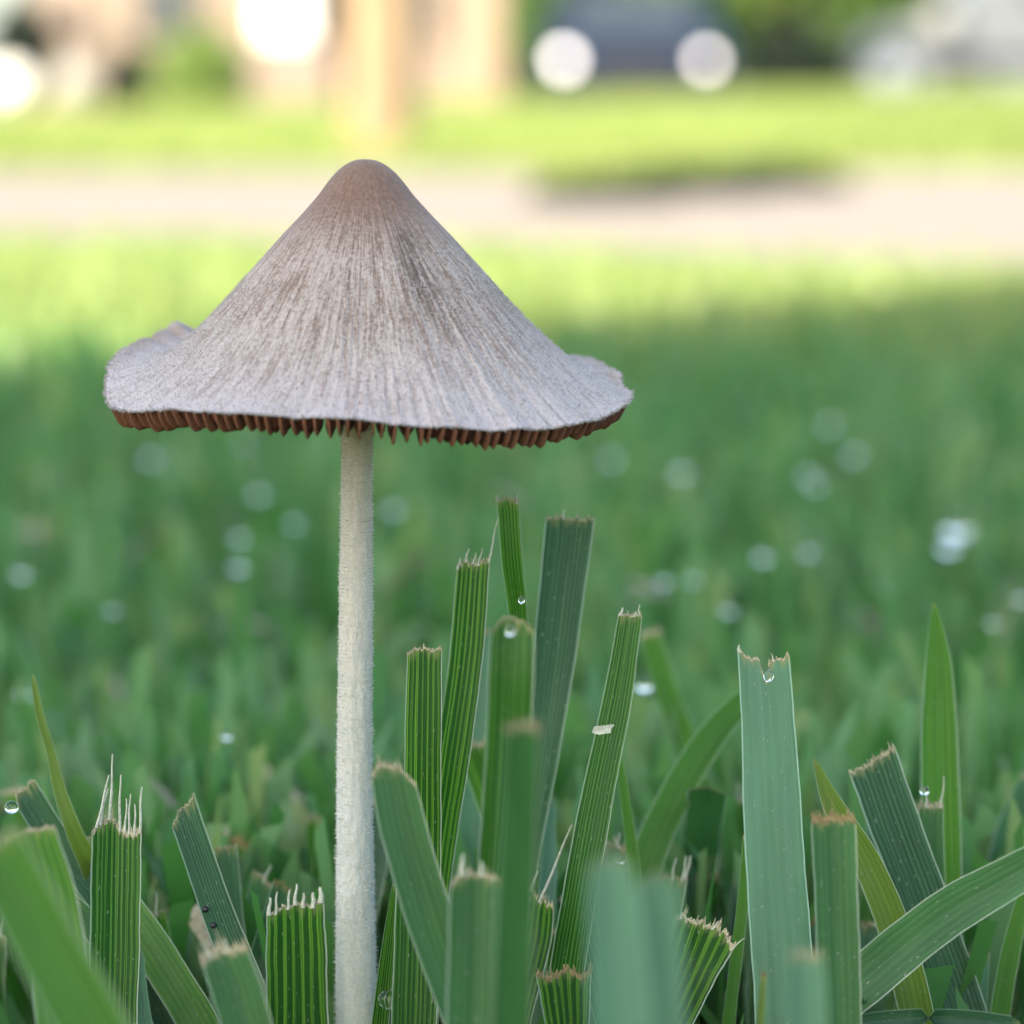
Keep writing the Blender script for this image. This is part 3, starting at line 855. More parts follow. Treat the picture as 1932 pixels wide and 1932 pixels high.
B('blurred frayed blade low between the pale ribbed blade and its left neighbour', [(420, 1795, -16), (450, 1880, -16), (478, 1990, -16)], [92, 96, 98], 'soft', jag=8, cuth=34, cutmat='cut', fold=0.15, fibres=[(-0.3, 30, -4, 6), (0.1, 26, 0, 6)])
B('small torn blade end with curled fibres left of the split blade', [(136, 1712, 2), (190, 1770, 2), (240, 1880, 2)], [44, 50, 56], 'soft', jag=10, cuth=12, slant=20, fibres=[(-0.3, 40, -14, 5), (0.0, 56, -10, 4), (0.3, 44, -18, 5)])
B('pale blue sliver of a blade at the foot of the split blade', [(266, 1790, 0), (262, 1860, 0), (272, 1980, 0)], [10, 30, 44], 'pale', point=True)
B('bright blurred blade at the left border behind the folded blade', [(5, 1520, 30), (40, 1620, 30), (70, 1800, 30)], [50, 54, 56], 'soft', jag=4, cuth=12, cutmat='browncut')
# -- right border
B('green blade leaning right at the right border', [(1945, 1470, 22), (1905, 1590, 20), (1880, 1760, 18), (1860, 1960, 18)], [40, 66, 70, 70], 'soft', jag=4, cuth=10, fold=0.2)
B('thin upright bright blade low at the right border', [(1940, 1660, 4), (1906, 1800, 4), (1880, 1960, 4)], [24, 36, 40], 'bright', jag=3, cuth=5)
B('short cut stub with a straw top between the broad dark and the pointed blade', [(1757, 1520, 5), (1757, 1600, 5), (1762, 1800, 5)], [46, 50, 52], 'soft', jag=5, cuth=18, fibres=[(0.4, 60, 6, 4), (-0.2, 40, 2, 4)])
B('pale translucent stub low beside the crossing blade', [(1848, 1800, 5), (1840, 1880, 5), (1836, 1980, 5)], [40, 46, 48], 'pale', jag=6, cuth=16)
B('wet blade lying almost flat along the bottom right edge', [(1925, 1934, -6), (1820, 1922, -6), (1700, 1922, -6), (1590, 1940, -6)], [30, 34, 34, 30], 'blue', point=True, fold=0.3)

# -- short blades filling the gaps low between the sharp ones
LAND = [(60, 'the slender wavy blade'), (215, 'the split blade with long fibres'), (400, 'the pale ribbed blade'), (560, 'the dark short yellow striped blade'), (668, 'the mushroom stem'),
        (800, 'the flat topped striped blade'), (905, 'the soft square cut blade'), (1000, 'the sheeny broad blade'), (1110, 'the flaked upright blade'), (1250, 'the arching soft blade'),
        (1390, 'the very thin green blade'), (1470, 'the widest pale blade'), (1580, 'the brown topped blurred blade'), (1720, 'the broad dark slanted blade'), (1775, 'the tall pointed blade'), (1900, 'the right border')]
HUE = {'soft': 'mid green', 'fine': 'fine veined', 'bright': 'fresh green', 'blue': 'blue green', 'striped': 'dark striped', 'pale': 'pale'}
ORD = ['', 'second ', 'third ', 'fourth ', 'fifth ', 'sixth ']
seen_ = {}


def fill_label(px, mt, pt, lean_):
    lm = min(LAND, key=lambda q: abs(q[0] - px))
    side = 'left of' if px < lm[0] - 12 else ('right of' if px > lm[0] + 12 else 'behind')
    base_ = 'short %s %s blade %slow %s %s' % (HUE[mt], 'pointed' if pt else 'cut', 'leaning left ' if lean_ > 0.12 else ('leaning right ' if lean_ < -0.12 else ''), side, lm[1])
    k_ = seen_.get(base_, 0); seen_[base_] = k_ + 1
    return ORD[k_] + base_


rf = random.Random(21)
for k in range(64):
    px = rf.uniform(-40, 1980)
    dd_ = rf.uniform(4, 26)
    ty = rf.uniform(1560, 1830) - dd_ * 4 + (60 if dd_ < 10 else 0)
    if abs(px - 668) < 70 and dd_ < 8: dd_ += 9
    ln = rf.gauss(0, 0.22)
    bend = rf.gauss(0, 0.10)
    hgt = 2050 - ty
    w_ = rf.uniform(40, 82)
    pts_ = [(px + ln * hgt * f + bend * hgt * f * f, ty + hgt * f, dd_ + rf.uniform(-1, 1)) for f in (0, 0.35, 0.7, 1.0)]
    pt_ = rf.random() < 0.25
    mt_ = rf.choice(['soft', 'fine', 'bright', 'blue', 'soft', 'striped', 'pale'])
    B(fill_label(px, mt_, pt_, ln), pts_, [10 if pt_ else w_ * 0.9, w_, w_, w_], mt_, point=pt_,
      slant=rf.uniform(-24, 24), jag=rf.uniform(4, 11), cuth=rf.uniform(5, 20), cutmat=rf.choice(['cut', 'cut', 'browncut']), fold=rf.uniform(0.05, 0.25), twist=rf.uniform(-0.6, 0.6),
      fibres=[(rf.uniform(-0.45, 0.45), rf.uniform(14, 50), rf.uniform(-10, 10), 5) for _ in range(rf.choice([0, 0, 1, 2, 3]))] if not pt_ else (), group='short blades low in the turf', seed=k)

# -- filler blades of the front rows, partly hidden, just behind and between the sharp ones
Pf = []
for k in range(1500):
    d_ = rnd.uniform(0.1455, 0.20)
    px = rnd.uniform(-150, 2080)
    if abs(px - 668) < 60 and d_ < 0.142: continue
    pt = at(px, 1900, d_)
    Pf.append((pt.x, d_, 0.0))
Pf = np.array(Pf)
top_y = np.interp(Pf[:, 1], [0.145, 0.155, 0.17, 0.20], [1740, 1640, 1510, 1370]) + nr.normal(0, 60, len(Pf))
Hf = np.array([at(966, y_, d_).z for y_, d_ in zip(top_y, Pf[:, 1])])
tag(scatter_blades('turf_grass', Pf, Hf, nr.uniform(0.0009, 0.0017, len(Pf)), np.abs(nr.normal(0, 0.28, len(Pf))), nr.uniform(0, 6.283, len(Pf)), LM, 6, tint=nr.uniform(0, 0.75, len(Pf))),
    'dense dark green turf grass filling the gaps between the sharp blades', 'grass', kind='stuff')

# dead straw bits lying in the turf
V, F = [], []
for k in range(240):
    d_ = rnd.uniform(0.143, 0.4) if k % 2 else rnd.uniform(0.143, 0.185)
    p = Vector((rnd.uniform(-0.16, 0.16) * (d_ + 0.1) * 1.4, d_, rnd.uniform(0.018, 0.0345)))
    a, e = rnd.uniform(0, 6.28), rnd.uniform(-0.5, 0.8)
    dv = Vector((math.cos(a) * math.cos(e), math.sin(a) * math.cos(e), math.sin(e))) * rnd.uniform(0.002, 0.007)
    sv = dv.cross(Vector((0, 0, 1))).normalized() * rnd.uniform(0.0003, 0.0008)
    b = len(V)
    V += [p - sv, p + sv, p + dv + sv * 0.6 + Vector((0, 0, 0.0005)), p + dv - sv * 0.6, p + dv * 0.5 + Vector((0, 0, 0.0006))]
    F += [(b, b + 1, b + 4), (b + 1, b + 2, b + 4), (b + 2, b + 3, b + 4), (b + 3, b, b + 4)]
tag(mesh('dry_clippings', V, F, MAT['cut'], None), 'pale dry grass clippings caught in the blurred turf', 'clippings', kind='stuff')

# ------------------------------------------------------------------ dew drops, specks
m = NT('dew_water')
gl = m.add('ShaderNodeBsdfGlass')
gl.inputs['IOR'].default_value = 1.33
gl.inputs['Roughness'].default_value = 0.0
MAT['dew'] = m.end(gl.outputs[0])


def sphere(nu=20, nv=12, sx=1, sy=1, sz=1):
    V, F = [(0, 0, sz)], []
    for i in range(1, nv):
        th = math.pi * i / nv
        for j in range(nu):
            ph = 2 * math.pi * j / nu
            V.append((sx * math.sin(th) * math.cos(ph), sy * math.sin(th) * math.sin(ph), sz * math.cos(th)))
    V.append((0, 0, -sz))
    for j in range(nu): F.append((0, 1 + j, 1 + (j + 1) % nu))
    for i in range(nv - 2):
        for j in range(nu):
            a, b = 1 + i * nu + j, 1 + i * nu + (j + 1) % nu
            F.append((a, a + nu, b + nu, b))
    l = len(V) - 1
    for j in range(nu): F.append((l, 1 + (nv - 2) * nu + (j + 1) % nu, 1 + (nv - 2) * nu + j))
    return V, F


Vd, Fd = sphere(sx=1, sy=1, sz=0.93)
drop0 = None
drops = [  # px, py, distance mm, radius mm, label
    (1565, 798, 480, 0.95, 'dew drop shown as an upper faint disc right of the cap'),
    (1612, 855, 460, 0.95, 'dew drop shown as a faint disc just below the upper faint disc'),
    (1525, 895, 430, 0.85, 'dew drop left below the pair of faint discs right of the cap'),
    (1288, 888, 440, 0.95, 'dew drop shown as a lone green disc below the right end of the cap'),
    (1805, 996, 330, 1.05, 'brightest dew drop disc near the right border'),
    (1790, 1030, 340, 0.7, 'dim dew drop overlapping the brightest disc near the right border'),
    (1440, 1048, 340, 0.8, 'pale dew drop disc left of its fainter twin, right of the tall clump'),
    (1525, 1040, 350, 0.65, 'fainter twin of the pale dew drop disc right of the tall clump'),
    (1252, 1096, 330, 0.62, 'dew drop with a clear ring right of the broad tall cut blade'),
    (1375, 1150, 330, 0.55, 'dim dew drop above the widest pale blade'),
    (1872, 1174, 230, 0.40, 'small crisp dew drop right of the pointed blade tip'),
    (1928, 1128, 260, 0.55, 'dew drop cut off by the right border'),
    (1216, 1292, 175, 0.42, 'bright white dew drop hanging beside the flaked blade'),
    (428, 1388, 170, 0.24, 'small dew drop left of the stem'),
    (152, 1436, 185, 0.34, 'dew drop disc right of the slender wavy blade'),
    (450, 1068, 340, 0.75, 'dew drop disc left of the stem, lower of a pair'),
    (452, 1012, 350, 0.70, 'dew drop disc left of the stem, upper of a pair'),
    (212, 1150, 300, 0.48, 'faint dew drop disc at left below the cap'),
    (285, 862, 480, 0.9, 'faint dew drop disc below the left end of the cap'),
    (745, 958, 420, 0.8, 'faint dew drop disc close to the right of the stem'),
    (490, 930, 430, 0.8, 'bluish dew drop disc below the cap left of the stem'),
    (40, 1080, 330, 0.75, 'dew drop disc near the left border'),
    (22, 1523, 138, 0.27, 'glinting dew drop under the folded blade at the left border'),
    (1744, 1492, 143, 0.20, 'tiny glinting dew drop on the straw topped stub'),
    (1170, 1625, 143, 0.18, 'tiny glinting dew drop on the broken pale blade end'),
    (734, 1886, 138, 0.42, 'clear dew drop low beside the right of the stem'),
    (980, 1770, 139, 0.30, 'elongated wet drop on the ragged streaked blade'),
]
rd = random.Random(8)
for k in range(12):
    od = ['leftmost', 'second from the left', 'third from the left', 'fourth from the left', 'fifth from the left', 'sixth from the left', 'sixth from the right', 'fifth from the right',
          'fourth from the right', 'third from the right', 'second from the right', 'rightmost'][k]
    drops.append((80 + k * 160 + rd.uniform(-60, 60), rd.uniform(700, 1330), 300, rd.uniform(0.45, 0.85), 'faintest dew drops strewn over the blurred lawn, %s of them' % od))
for (px, py, dm, rr, lb) in drops:
    if drop0 is None:
        o = mesh('dew_drop', Vd, Fd, MAT['dew'])
        drop0 = o
    else:
        o = drop0.copy(); COL.objects.link(o)
    if dm >= 200: dm = 31.5 * FPX / (py - 235)
    o.location = at(px, py, dm / 1000.0)
    s_ = rr / 1000.0 * (0.62 if dm >= 200 and 'brightest' not in lb else 1.0)
    o.scale = (s_, s_, s_)
    if 'elongated' in lb: o.scale = (s_ * 0.35, s_ * 0.3, s_ * 1.9); o.rotation_euler = (0, 0.35, 0)
    tag(o, lb, 'dew drop', 'dew drops on the grass')

rd = random.Random(9)
bead_spots = [(968, 1792, 'lowest'), (978, 1768, 'second lowest'), (984, 1742, 'middle'), (992, 1716, 'second highest'), (998, 1692, 'highest')]
for px, py, w_ in bead_spots:
    o = drop0.copy(); COL.objects.link(o)
    o.location = at(px, py, D0 - 0.0012)
    s_ = rd.uniform(7, 11) * K
    o.scale = (s_ * 0.8, s_ * 0.5, s_ * 1.5); o.rotation_euler = (0, 0.35, 0)
    tag(o, '%s wet bead in the white streak on the ragged short blade' % w_, 'dew drop', 'dew drops on the grass')
for px, py, lb in ((963, 1190, 'wet bead on the rounded top of the soft focused blade'), (1450, 1275, 'wet bead in the torn notch of the widest pale blade'), (984, 1132, 'wet bead at the foot of the narrow folded blade')):
    o = drop0.copy(); COL.objects.link(o)
    o.location = at(px, py, D0 - 0.0028 if px != 963 else D0 - 0.0175)
    s_ = rd.uniform(6, 10) * K
    o.scale = (s_, s_ * 0.6, s_ * 1.3)
    tag(o, lb, 'dew drop', 'dew drops on the grass')
MAT['black'] = plain('black_speck', (0.012, 0.012, 0.014), 0.4, 0.5, 0.3, 9000)
for px, py, lb in ((388, 1716, 'upper tiny black speck on the edge of the pale ribbed blade'), (403, 1746, 'lower tiny black speck on the edge of the pale ribbed blade')):
    V, F = sphere(10, 7)
    V = [(x * (1 + 0.3 * nz(x, y, z, 2)), y, z * (1 + 0.3 * nz(y, x, z, 2.3))) for x, y, z in V]
    o = mesh('speck', V, F, MAT['black'])
    o.location = at(px, py, D0 - 0.0005)
    o.scale = (7 * K, 6 * K, 6 * K)
    tag(o, lb, 'speck', 'black specks')
# the pale flake on the upright blade
V = [(-20, 0, -6), (-16, -2, 6), (2, -3, 8), (20, -2, 10), (22, -1, 7), (16, -2, 3), (15, -3, -6), (0, -4, -8), (-8, -3, -9)]
V = [(x * K, y * K, z * K) for x, y, z in V]
V2 = V + [(x, y - 3 * K, z) for x, y, z in V]
n9 = len(V)
F = [tuple(range(n9)), tuple(range(2 * n9 - 1, n9 - 1, -1))] + [(i, (i + 1) % n9, (i + 1) % n9 + n9, i + n9) for i in range(n9)]
o = mesh('flake', V2, F, MAT['fibre'], smooth=False)
o.location = at(1137, 1376, D0 - 0.0012)
tag(o, 'small pale flake stuck across the upright leaning blade', 'flake')

# ------------------------------------------------------------------ far things, beyond the path
MAT['bark'] = plain('tan_bark', (0.20, 0.146, 0.095), 0.9, 0.15, 0.25, 14)
MAT['bark2'] = plain('brown_bark', (0.16, 0.11, 0.07), 0.9, 0.15, 0.3, 9)


def leaf_mat(name, a, b, t):
    m = NT(name)
    ti = m.add('ShaderNodeAttribute', attribute_name='tint').outputs['Fac']
    c = m.mix(ti, a, b)
    return m.end(m.mixsh(0.35, m.bsdf(c, 0.5, 0.4), m.trans(t)))


MAT['leaf'] = leaf_mat('tree_leaf', (0.035, 0.085, 0.02), (0.09, 0.16, 0.035), (0.14, 0.28, 0.03))
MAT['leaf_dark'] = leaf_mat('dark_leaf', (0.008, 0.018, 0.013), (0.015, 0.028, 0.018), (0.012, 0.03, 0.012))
MAT['leaf_light'] = leaf_mat('light_leaf', (0.10, 0.17, 0.04), (0.17, 0.24, 0.07), (0.24, 0.36, 0.06))


def leaf_cloud(name, c, rx, ry, rz, n, size, mat, parent=None, flat=False, shell=False):
    q = nr.normal(0, 1, (n, 3)); q /= np.linalg.norm(q, axis=1)[:, None]
    rad = nr.uniform(0, 1, n) ** (1 / 3.0)
    if shell: rad = nr.uniform(0.6, 1.0, n)
    lump = np.array([1 + 0.22 * nz(a * 2.2, b * 2.2, e * 2.2) for a, b, e in q])
    p = q * (rad * lump)[:, None] * np.array([rx, ry, rz]) + np.array(c)
    if flat: p[:, 2] = np.maximum(p[:, 2], c[2] - rz * 0.4)
    a = nr.normal(0, 1, (n, 3)); a /= np.linalg.norm(a, axis=1)[:, None]
    b = np.cross(a, nr.normal(0, 1, (n, 3))); b /= np.linalg.norm(b, axis=1)[:, None]
    s = size * nr.uniform(0.6, 1.3, n)[:, None]
    V = np.stack([p - a * s * 0.6, p + b * s * 0.3, p + a * s * 0.6, p - b * s * 0.3], 1).reshape(-1, 3)
    F = np.arange(n * 4).reshape(-1, 4)
    return mesh(name, V, F, mat, parent, attr={'tint': np.repeat(nr.uniform(0, 1, n), 4)})


def tube(name, pts, rads, mat, parent=None, n=14):
    V, F = [], []
    for i, (p, r) in enumerate(zip(pts, rads)):
        p = Vector(p)
        t = (Vector(pts[min(i + 1, len(pts) - 1)]) - Vector(pts[max(i - 1, 0)])).normalized()
        a = t.orthogonal().normalized(); b = t.cross(a)
        for k in range(n):
            an = 2 * math.pi * k / n
            rr = r * (1 + 0.06 * math.sin(3 * an + i) + 0.03 * math.sin(7 * an))
            V.append(p + a * math.cos(an) * rr + b * math.sin(an) * rr)
    for i in range(len(pts) - 1):
        for k in range(n):
            F.append((i * n + k, i * n + (k + 1) % n, (i + 1) * n + (k + 1) % n, (i + 1) * n + k))
    F.append(tuple(range((len(pts) - 1) * n, len(pts) * n)))
    return mesh(name, V, F, mat, parent)


# an unseen tree added behind the camera so its trunk shades the mushroom
sh_h = Vector((-sun_dir.x, -sun_dir.y, 0)).normalized()      # the way shadows run along the ground
edge_n = Vector((-sh_h.y, sh_h.x, 0))                        # towards the sunlit side of the shade's edge
RT, SHD = 0.30, 3.1
tp = Vector((0.003, 0.655, 0)) - sh_h * SHD - edge_n * RT
t = thing('added_shade_tree', 'unseen thick trunked tree added behind the camera to shade the near lawn', 'tree', tp)
tube('trunk', [(0, 0, -0.2), (0, 0, 0.0), (0, 0, 0.35), (0, 0, 1.2), (0, 0, 2.2), (0, 0, 3.4), (0.1, 0, 4.6), (0.1, 0.1, 6.0)],
     [0.46, 0.42, 0.34, 0.31, 0.30, 0.28, 0.2, 0.08], MAT['bark2'], t, 40)
for k in range(6):
    a = k * 1.05
    tube('limb', [(0, 0, 4.0 + 0.15 * k), (math.cos(a) * 0.5, math.sin(a) * 0.5, 4.8 + 0.15 * k), (math.cos(a) * 1.1, math.sin(a) * 1.1, 5.4 + 0.15 * k)], [0.08, 0.05, 0.02], MAT['bark2'], t, 8)
leaf_cloud('crown', (0, 0, 6.3), 1.5, 1.5, 1.3, 7000, 0.16, MAT['leaf'], t)

# young tree with sunlit tan trunk
tb = far(722, 6.9, 0.0)
tb.z = lawn_z(tb.x, tb.y)
t = thing('young_tree', 'young tree with a slim tan trunk on the sunlit far lawn', 'tree', tb)
tube('trunk', [(0, 0, -0.05), (0.0, 0, 0.02), (0, 0, 0.5), (0.02, 0, 1.2), (0, 0.02, 2.4)], [0.085, 0.066, 0.060, 0.055, 0.03], MAT['bark'], t, 18)
for k in range(5):
    a = k * 1.26
    tube('limb', [(0, 0, 1.5 + 0.14 * k), (math.cos(a) * 0.4, math.sin(a) * 0.4, 2.0 + 0.14 * k)], [0.02, 0.008], MAT['bark'], t, 8)
leaf_cloud('crown', (0, 0, 2.7), 0.9, 0.9, 0.9, 1500, 0.13, MAT['leaf_light'], t)

# dark leafy patches put in place of a shadow at the far path edge
for k, (px, dd_, w_, h_, lb) in enumerate([(1130, 2.75, 0.055, 0.012, 'left end of the dark leafy patch standing in for shade at the far path edge'), (1290, 3.0, 0.075, 0.014, 'middle of the dark leafy patches standing in for shade at the far path edge'), (1440, 3.25, 0.075, 0.015, 'right hand dark leafy patch standing in for shade at the far path edge')]):
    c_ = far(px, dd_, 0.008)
    o = leaf_cloud('shade_patch', (0, 0, h_ * 0.5), w_, 0.10, h_, 900, 0.016, MAT['leaf_dark'], None, True)
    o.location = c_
    tag(o, lb, 'shade patch', 'dark patches standing in for shade at the far path edge')

# bushes
t = thing('light_bush', 'round pale green bush in front of the pale house', 'bush', (*far(385, 27.5, 0.05)[:2], 0.05))
leaf_cloud('foliage', (0, 0, 0.38), 0.36, 0.34, 0.40, 1800, 0.09, MAT['leaf_light'], t)
tube('stem', [(0, 0, -0.2), (0, 0, 0.2)], [0.03, 0.02], MAT['bark2'], t, 8)
t = thing('dark_bush', 'low dark bush left of the pale green bush', 'bush', (*far(245, 28.5, 0.05)[:2], 0.05))
leaf_cloud('foliage', (0, 0, 0.32), 0.22, 0.25, 0.34, 1100, 0.08, MAT['leaf_dark'], t)
tube('stem', [(0, 0, -0.2), (0, 0, 0.2)], [0.03, 0.02], MAT['bark2'], t, 8)
t = thing('dark_bush', 'dark tall bush at the left border behind the white globe', 'bush', (*far(50, 33, 0.0)[:2], 0.0))
leaf_cloud('foliage', (0, 0, 0.75), 0.33, 0.3, 0.5, 1800, 0.09, MAT['leaf_dark'], t)
tube('stem', [(0, 0, -0.2), (0, 0, 0.4)], [0.04, 0.03], MAT['bark2'], t, 8)
t = thing('dark_hedge', 'dark clipped hedge right of the parked dark car', 'hedge', (*far(1500, 31, 0)[:2], 0.0))
leaf_cloud('foliage', (0, 0, 0.45), 0.50, 0.35, 0.45, 2600, 0.09, MAT['leaf_dark'], t)
tube('stem', [(0, 0, -0.2), (0, 0, 0.3)], [0.04, 0.03], MAT['bark2'], t, 8)
t = thing('leafy_shrub', 'bright green leafy shrub rising above the dark hedge', 'shrub', (*far(1470, 33, 0)[:2], 0.0))
leaf_cloud('foliage', (0, 0, 1.52), 0.50, 0.5, 0.42, 2200, 0.10, MAT['leaf_light'], t)
tube('stem', [(0, 0, -0.2), (0, 0, 1.2)], [0.05, 0.03], MAT['bark2'], t, 8)
t = thing('olive_shrub', 'olive green shrub left of the parked dark car', 'shrub', (*far(1060, 34, 0)[:2], 0.0))
leaf_cloud('foliage', (-0.15, 1.5, 1.0), 0.42, 0.4, 0.6, 2000, 0.10, MAT['leaf'], t)
tube('stem', [(-0.15, 1.5, -0.2), (-0.15, 1.5, 0.8)], [0.05, 0.03], MAT['bark2'], t, 8)

# the pale house on the left
MAT['stucco'] = plain('pinkish_stucco', (0.185, 0.15, 0.125), 0.9, 0.2, 0.1, 3)
MAT['white'] = plain('white_paint', (0.80, 0.79, 0.76), 0.6, 0.4, 0.03, 5)
MAT['trim'] = plain('buff_trim', (0.22, 0.165, 0.125), 0.7, 0.3, 0.08, 5)
MAT['greystone'] = plain('grey_stone', (0.24, 0.25, 0.24), 0.8, 0.2, 0.15, 8)
MAT['creamstone'] = plain('cream_stone', (0.13, 0.105, 0.088), 0.8, 0.2, 0.15, 8)
MAT['roof'] = plain('brown_shingle', (0.12, 0.09, 0.08), 0.9, 0.2, 0.25, 6)
MAT['glass'] = plain('window_glass', (0.03, 0.04, 0.05), 0.06, 0.6, 0.1, 2)
MAT['navy'] = plain('navy_paint', (0.006, 0.010, 0.022), 0.3, 0.25, 0.05, 3)
MAT['rubber'] = plain('black_rubber', (0.02, 0.02, 0.02), 0.8, 0.2, 0.1, 30)
MAT['chrome'] = plain('chrome', (0.75, 0.75, 0.76), 0.2, 0.5, 0.02, 3, Metallic=1.0)
MAT['silver'] = plain('silver_paint', (0.10, 0.112, 0.13), 0.35, 0.5, 0.04, 3)


def boxobj(name, x0, x1, y0, y1, z0, z1, mat, parent, bev=0.0):
    V, F = [], []
    box(V, F, x0, x1, y0, y1, z0, z1)
    o = mesh(name, V, F, mat, parent, smooth=False)
    if bev:
        md = o.modifiers.new('bevel', 'BEVEL'); md.width = bev; md.segments = 2
    return o


DH = 40.0
hx = lambda px: (px - 966) / FPX * DH
t = thing('pale_house', 'pale pinkish stucco house beyond the lawn on the left', 'house', (0, DH, 0))
boxobj('wall', hx(60), hx(1000), 0, 6, -0.2, 2.7, MAT['stucco'], t)
boxobj('foundation', hx(60) - .02, hx(1000) + .02, -0.06, 0.0, -0.2, 0.35, MAT['trim'], t)
V = [(hx(60) - .4, -.6, 2.7), (hx(1000) + .4, -.6, 2.7), (hx(1000) + .4, 6.6, 2.7), (hx(60) - .4, 6.6, 2.7), (hx(60) - .4, 3, 4.4), (hx(1000) + .4, 3, 4.4)]
mesh('roof', V, [(0, 1, 5, 4), (2, 3, 4, 5), (0, 4, 3), (1, 2, 5), (3, 2, 1, 0)], MAT['roof'], t, smooth=False)
for px0, px1 in ((250, 400), (790, 850)):
    w_ = boxobj('window', hx(px0), hx(px1), -0.05, 0.0, 0.95, 2.1, MAT['trim'], t)
    boxobj('pane', hx(px0) + .08, hx(px1) - .08, -0.07, -0.05, 1.03, 2.02, MAT['glass'], w_)
boxobj('corner_post', hx(862), hx(950), -0.25, -0.1, 0.0, 2.68, MAT['trim'], t)
boxobj('downspout', hx(973), hx(987), -0.2, -0.1, 0.2, 2.68, MAT['navy'], t)
boxobj('porch_column', hx(504), hx(598), -0.9, -0.45, zof(82, DH), 2.69, MAT['white'], t, 0.03)
boxobj('porch_floor', hx(420), hx(640), -1.0, -0.07, 0.3, zof(82, DH), MAT['stucco'], t)

# white round garden globes at the left
for px, py, dd_, r_, lb in ((28, 162, 27.0, 0.145, 'white stone garden globe at the left border'), (146, 160, 29.5, 0.17, 'greyer stone garden globe right of the white one'), (140, 45, 36.0, 0.26, 'large cream stone globe on a plinth against the house')):
    z = zof(py, dd_)
    t = thing('garden_globe', lb, 'garden ornament', (*far(px, dd_)[:2], 0), group='stone garden globes')
    mt = MAT['white'] if 'white stone' in lb else (MAT['greystone'] if 'greyer' in lb else MAT['creamstone'])
    V, F = sphere(24, 16, r_, r_, r_)
    g_ = mesh('globe', V, F, mt, t); g_.location = (0, 0, z)
    tube('plinth', [(0, 0, -0.1), (0, 0, z - r_ * 0.9)], [r_ * 0.5, r_ * 0.4], MAT['stucco'], t, 16)

# the parked dark car, nose to the camera
DC = 33.0
t = thing('parked_car', 'dark navy car parked beyond the lawn facing the camera with a glow added to its headlights for sun glints', 'car', (*far(1197, DC)[:2], 0.0))
prof = [(-0.02, 0.25), (-0.02, 0.55), (0.08, 0.78), (0.9, 0.92), (1.5, 1.36), (2.9, 1.40), (3.6, 0.98), (4.2, 0.92), (4.25, 0.35), (4.2, 0.25)]
V, F = [], []
ln = len(prof)
secs = [(-0.86, 0.0), (-0.80, 1.0), (0.80, 1.0), (0.86, 0.0)]
for sx2, up_ in secs:
    for (y_, z_) in prof:
        shrink = 1.0 if z_ < 0.95 else 0.82
        V.append((sx2 * shrink, y_ + (0.12 if abs(sx2) > 0.82 and y_ < 0.5 else 0), z_ if up_ else 0.25 + (z_ - 0.25) * 0.94))
for s in range(3):
    for i in range(ln):
        a, b = s * ln + i, s * ln + (i + 1) % ln
        F.append((a, b, b + ln, a + ln))
F += [tuple(range(ln)), tuple(range(4 * ln - 1, 3 * ln - 1, -1))]
mesh('body', V, F, MAT['navy'], t, smooth=False)
mesh('windshield', [(-0.62, 0.93, 0.955), (0.62, 0.93, 0.955), (0.55, 1.47, 1.345), (-0.55, 1.47, 1.345)], [(0, 1, 2, 3)], MAT['glass'], t, smooth=False)
boxobj('grille', -0.36, 0.36, -0.05, -0.015, 0.40, 0.58, MAT['rubber'], t)
boxobj('bumper', -0.84, 0.84, -0.10, 0.02, 0.24, 0.37, MAT['navy'], t, 0.03)
m = NT('glint_lens')
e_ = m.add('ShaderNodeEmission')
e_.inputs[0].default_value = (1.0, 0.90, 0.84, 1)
e_.inputs[1].default_value = 1.75  # glow added to stand for sun glints on the car
MAT['glint_glow'] = m.end(e_.outputs[0])
for px, rr in ((1064, 0.072), (1330, 0.060)):
    xx_ = (px - 1197) / FPX * DC
    hl = mesh('headlight', *[(a) for a in sphere(18, 12, rr * 1.5, 0.05, rr * 1.4)], MAT['chrome'], t); hl.location = (xx_, 0.0, zof(116, DC))
    V, F = sphere(16, 10, rr, 0.04, rr)
    le = mesh('lens', V, F, MAT['glint_glow'], hl); le.location = (0, -0.03, 0)
for sx2 in (-0.78, 0.78):
    for yw in (0.85, 3.4):
        V, F = [], []
        for k in range(24):
            a = 2 * math.pi * k / 24
            for xo, rr in ((-0.1, 0.2), (-0.1, 0.31), (0.1, 0.31), (0.1, 0.2)):
                V.append((xo, math.cos(a) * rr, math.sin(a) * rr))
        for k in range(24):
            for q in range(4):
                F.append((k * 4 + q, k * 4 + (q + 1) % 4, ((k + 1) % 24) * 4 + (q + 1) % 4, ((k + 1) % 24) * 4 + q))
        wh = mesh('wheel', V, F, MAT['rubber'], t); wh.location = (sx2, yw, 0.31)
        tube('rim', [(-0.06, 0, 0), (0.06, 0, 0)], [0.2, 0.2], MAT['chrome'], wh, 16)

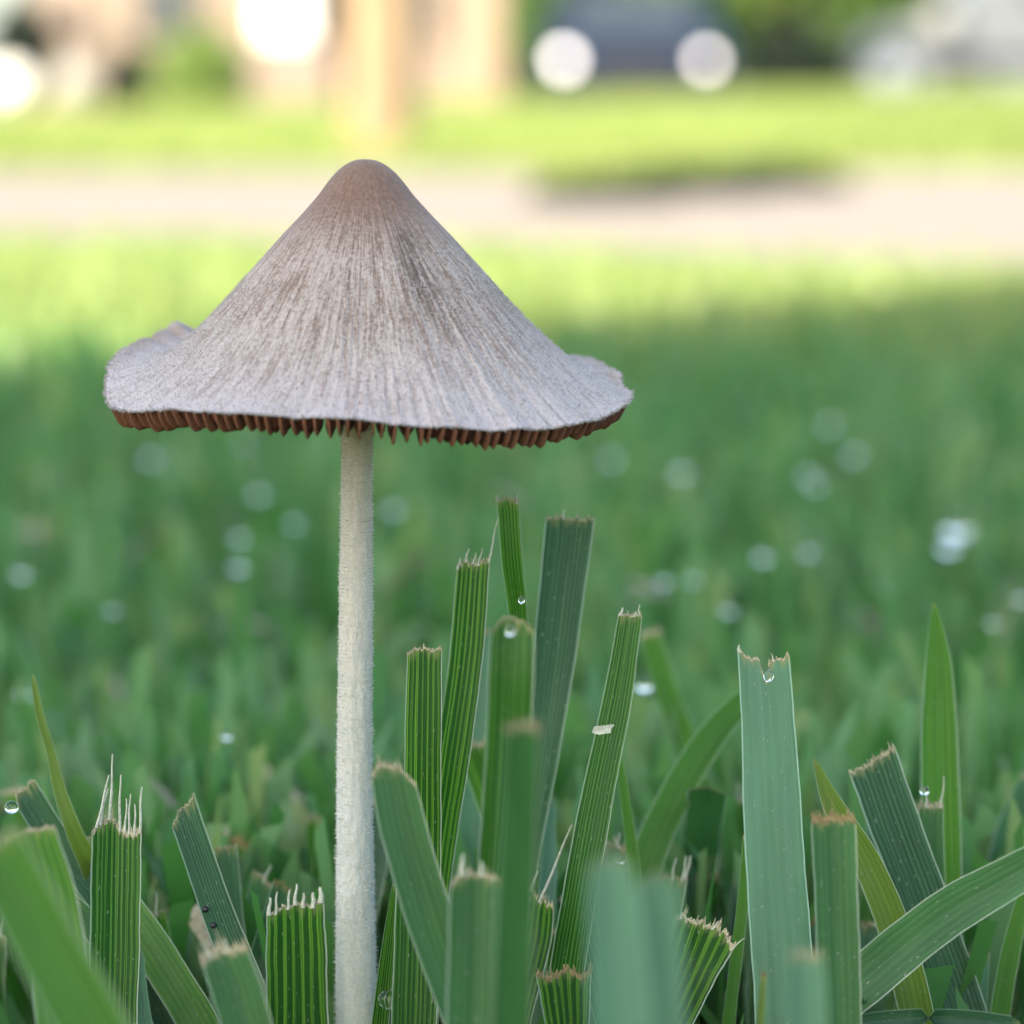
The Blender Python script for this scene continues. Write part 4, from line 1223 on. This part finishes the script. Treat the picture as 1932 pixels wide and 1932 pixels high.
# light grey van at the right, side to the camera
DV = 34.0
t = thing('parked_van', 'pale silver van parked at the right beyond the lawn', 'van', (*far(1640, DV)[:2], 0.0))
V = []
pv = [(0.0, 0.30), (0.0, 0.75), (0.12, 0.98), (0.75, 1.12), (1.35, 1.85), (4.5, 1.9), (4.6, 0.9), (4.6, 0.30)]
n8 = len(pv)
V = [(x, y, z) for y in (0, 1.8) for x, z in pv]
F = [tuple(range(n8 - 1, -1, -1)), tuple(range(n8, 2 * n8))] + [(i, (i + 1) % n8, (i + 1) % n8 + n8, i + n8) for i in range(n8)]
mesh('body', V, F, MAT['silver'], t, smooth=False)
boxobj('side_window', 1.5, 2.4, -0.012, 0.0, 1.15, 1.7, MAT['glass'], t)
boxobj('door_strip', 0.5, 4.4, -0.03, 0.0, 0.62, 0.70, MAT['navy'], t)
V, F = sphere(18, 12, 0.17, 0.08, 0.15)
o = mesh('headlight', V, F, MAT['white'], t); o.location = (0.15, 0.0, zof(142, DV))
V, F = sphere(18, 12, 0.15, 0.10, 0.14)
o = mesh('side_mirror', V, F, MAT['greystone'], t); o.location = (0.66, -0.12, zof(35, DV))
for xw in (0.85, 3.7):
    V, F = [], []
    for k in range(24):
        a = 2 * math.pi * k / 24
        for yo, rr in ((-0.02, 0.2), (-0.02, 0.32), (0.2, 0.32), (0.2, 0.2)):
            V.append((math.cos(a) * rr, yo, math.sin(a) * rr))
    for k in range(24):
        for q in range(4):
            F.append((k * 4 + q, k * 4 + (q + 1) % 4, ((k + 1) % 24) * 4 + (q + 1) % 4, ((k + 1) % 24) * 4 + q))
    wh = mesh('wheel', V, F, MAT['rubber'], t); wh.location = (xw, 0.0, 0.32)
    tube('rim', [(0, 0.0, 0), (0, 0.1, 0)], [0.2, 0.2], MAT['chrome'], wh, 16)

# the street they stand on and the dark wood behind them
MAT['asphalt'] = plain('asphalt', (0.05, 0.05, 0.052), 0.9, 0.2, 0.2, 12)
boxobj('street', -30, 30, 30.5, 39.0, -0.05, 0.012, MAT['asphalt'], None)['kind'] = 'structure'
for k in range(9):
    px = 900 + k * 140 + rnd.uniform(-30, 30)
    dd_ = 52 + rnd.uniform(-3, 5)
    c_ = far(px, dd_)
    t = thing('background_tree', ['leftmost leafy tree far behind the parked vehicles', 'second leafy tree from the left far behind the vehicles', 'third leafy tree from the left far behind the vehicles', 'fourth leafy tree from the left far behind the vehicles', 'middle leafy tree of the row far behind the vehicles', 'fourth leafy tree from the right far behind the vehicles', 'third leafy tree from the right far behind the vehicles', 'second leafy tree from the right far behind the vehicles', 'rightmost leafy tree far behind the parked vehicles'][k], 'tree', (c_.x, c_.y, 0), group='trees behind the parked vehicles')
    tube('trunk', [(0, 0, -0.1), (0, 0, 1.5), (0.1, 0, 3.5)], [0.16, 0.13, 0.06], MAT['bark2'], t, 10)
    leaf_cloud('crown', (0, 0, 2.2), 1.0, 1.0, 1.9, 1500, 0.28, MAT['leaf'] if k % 2 else MAT['leaf_dark'], t)
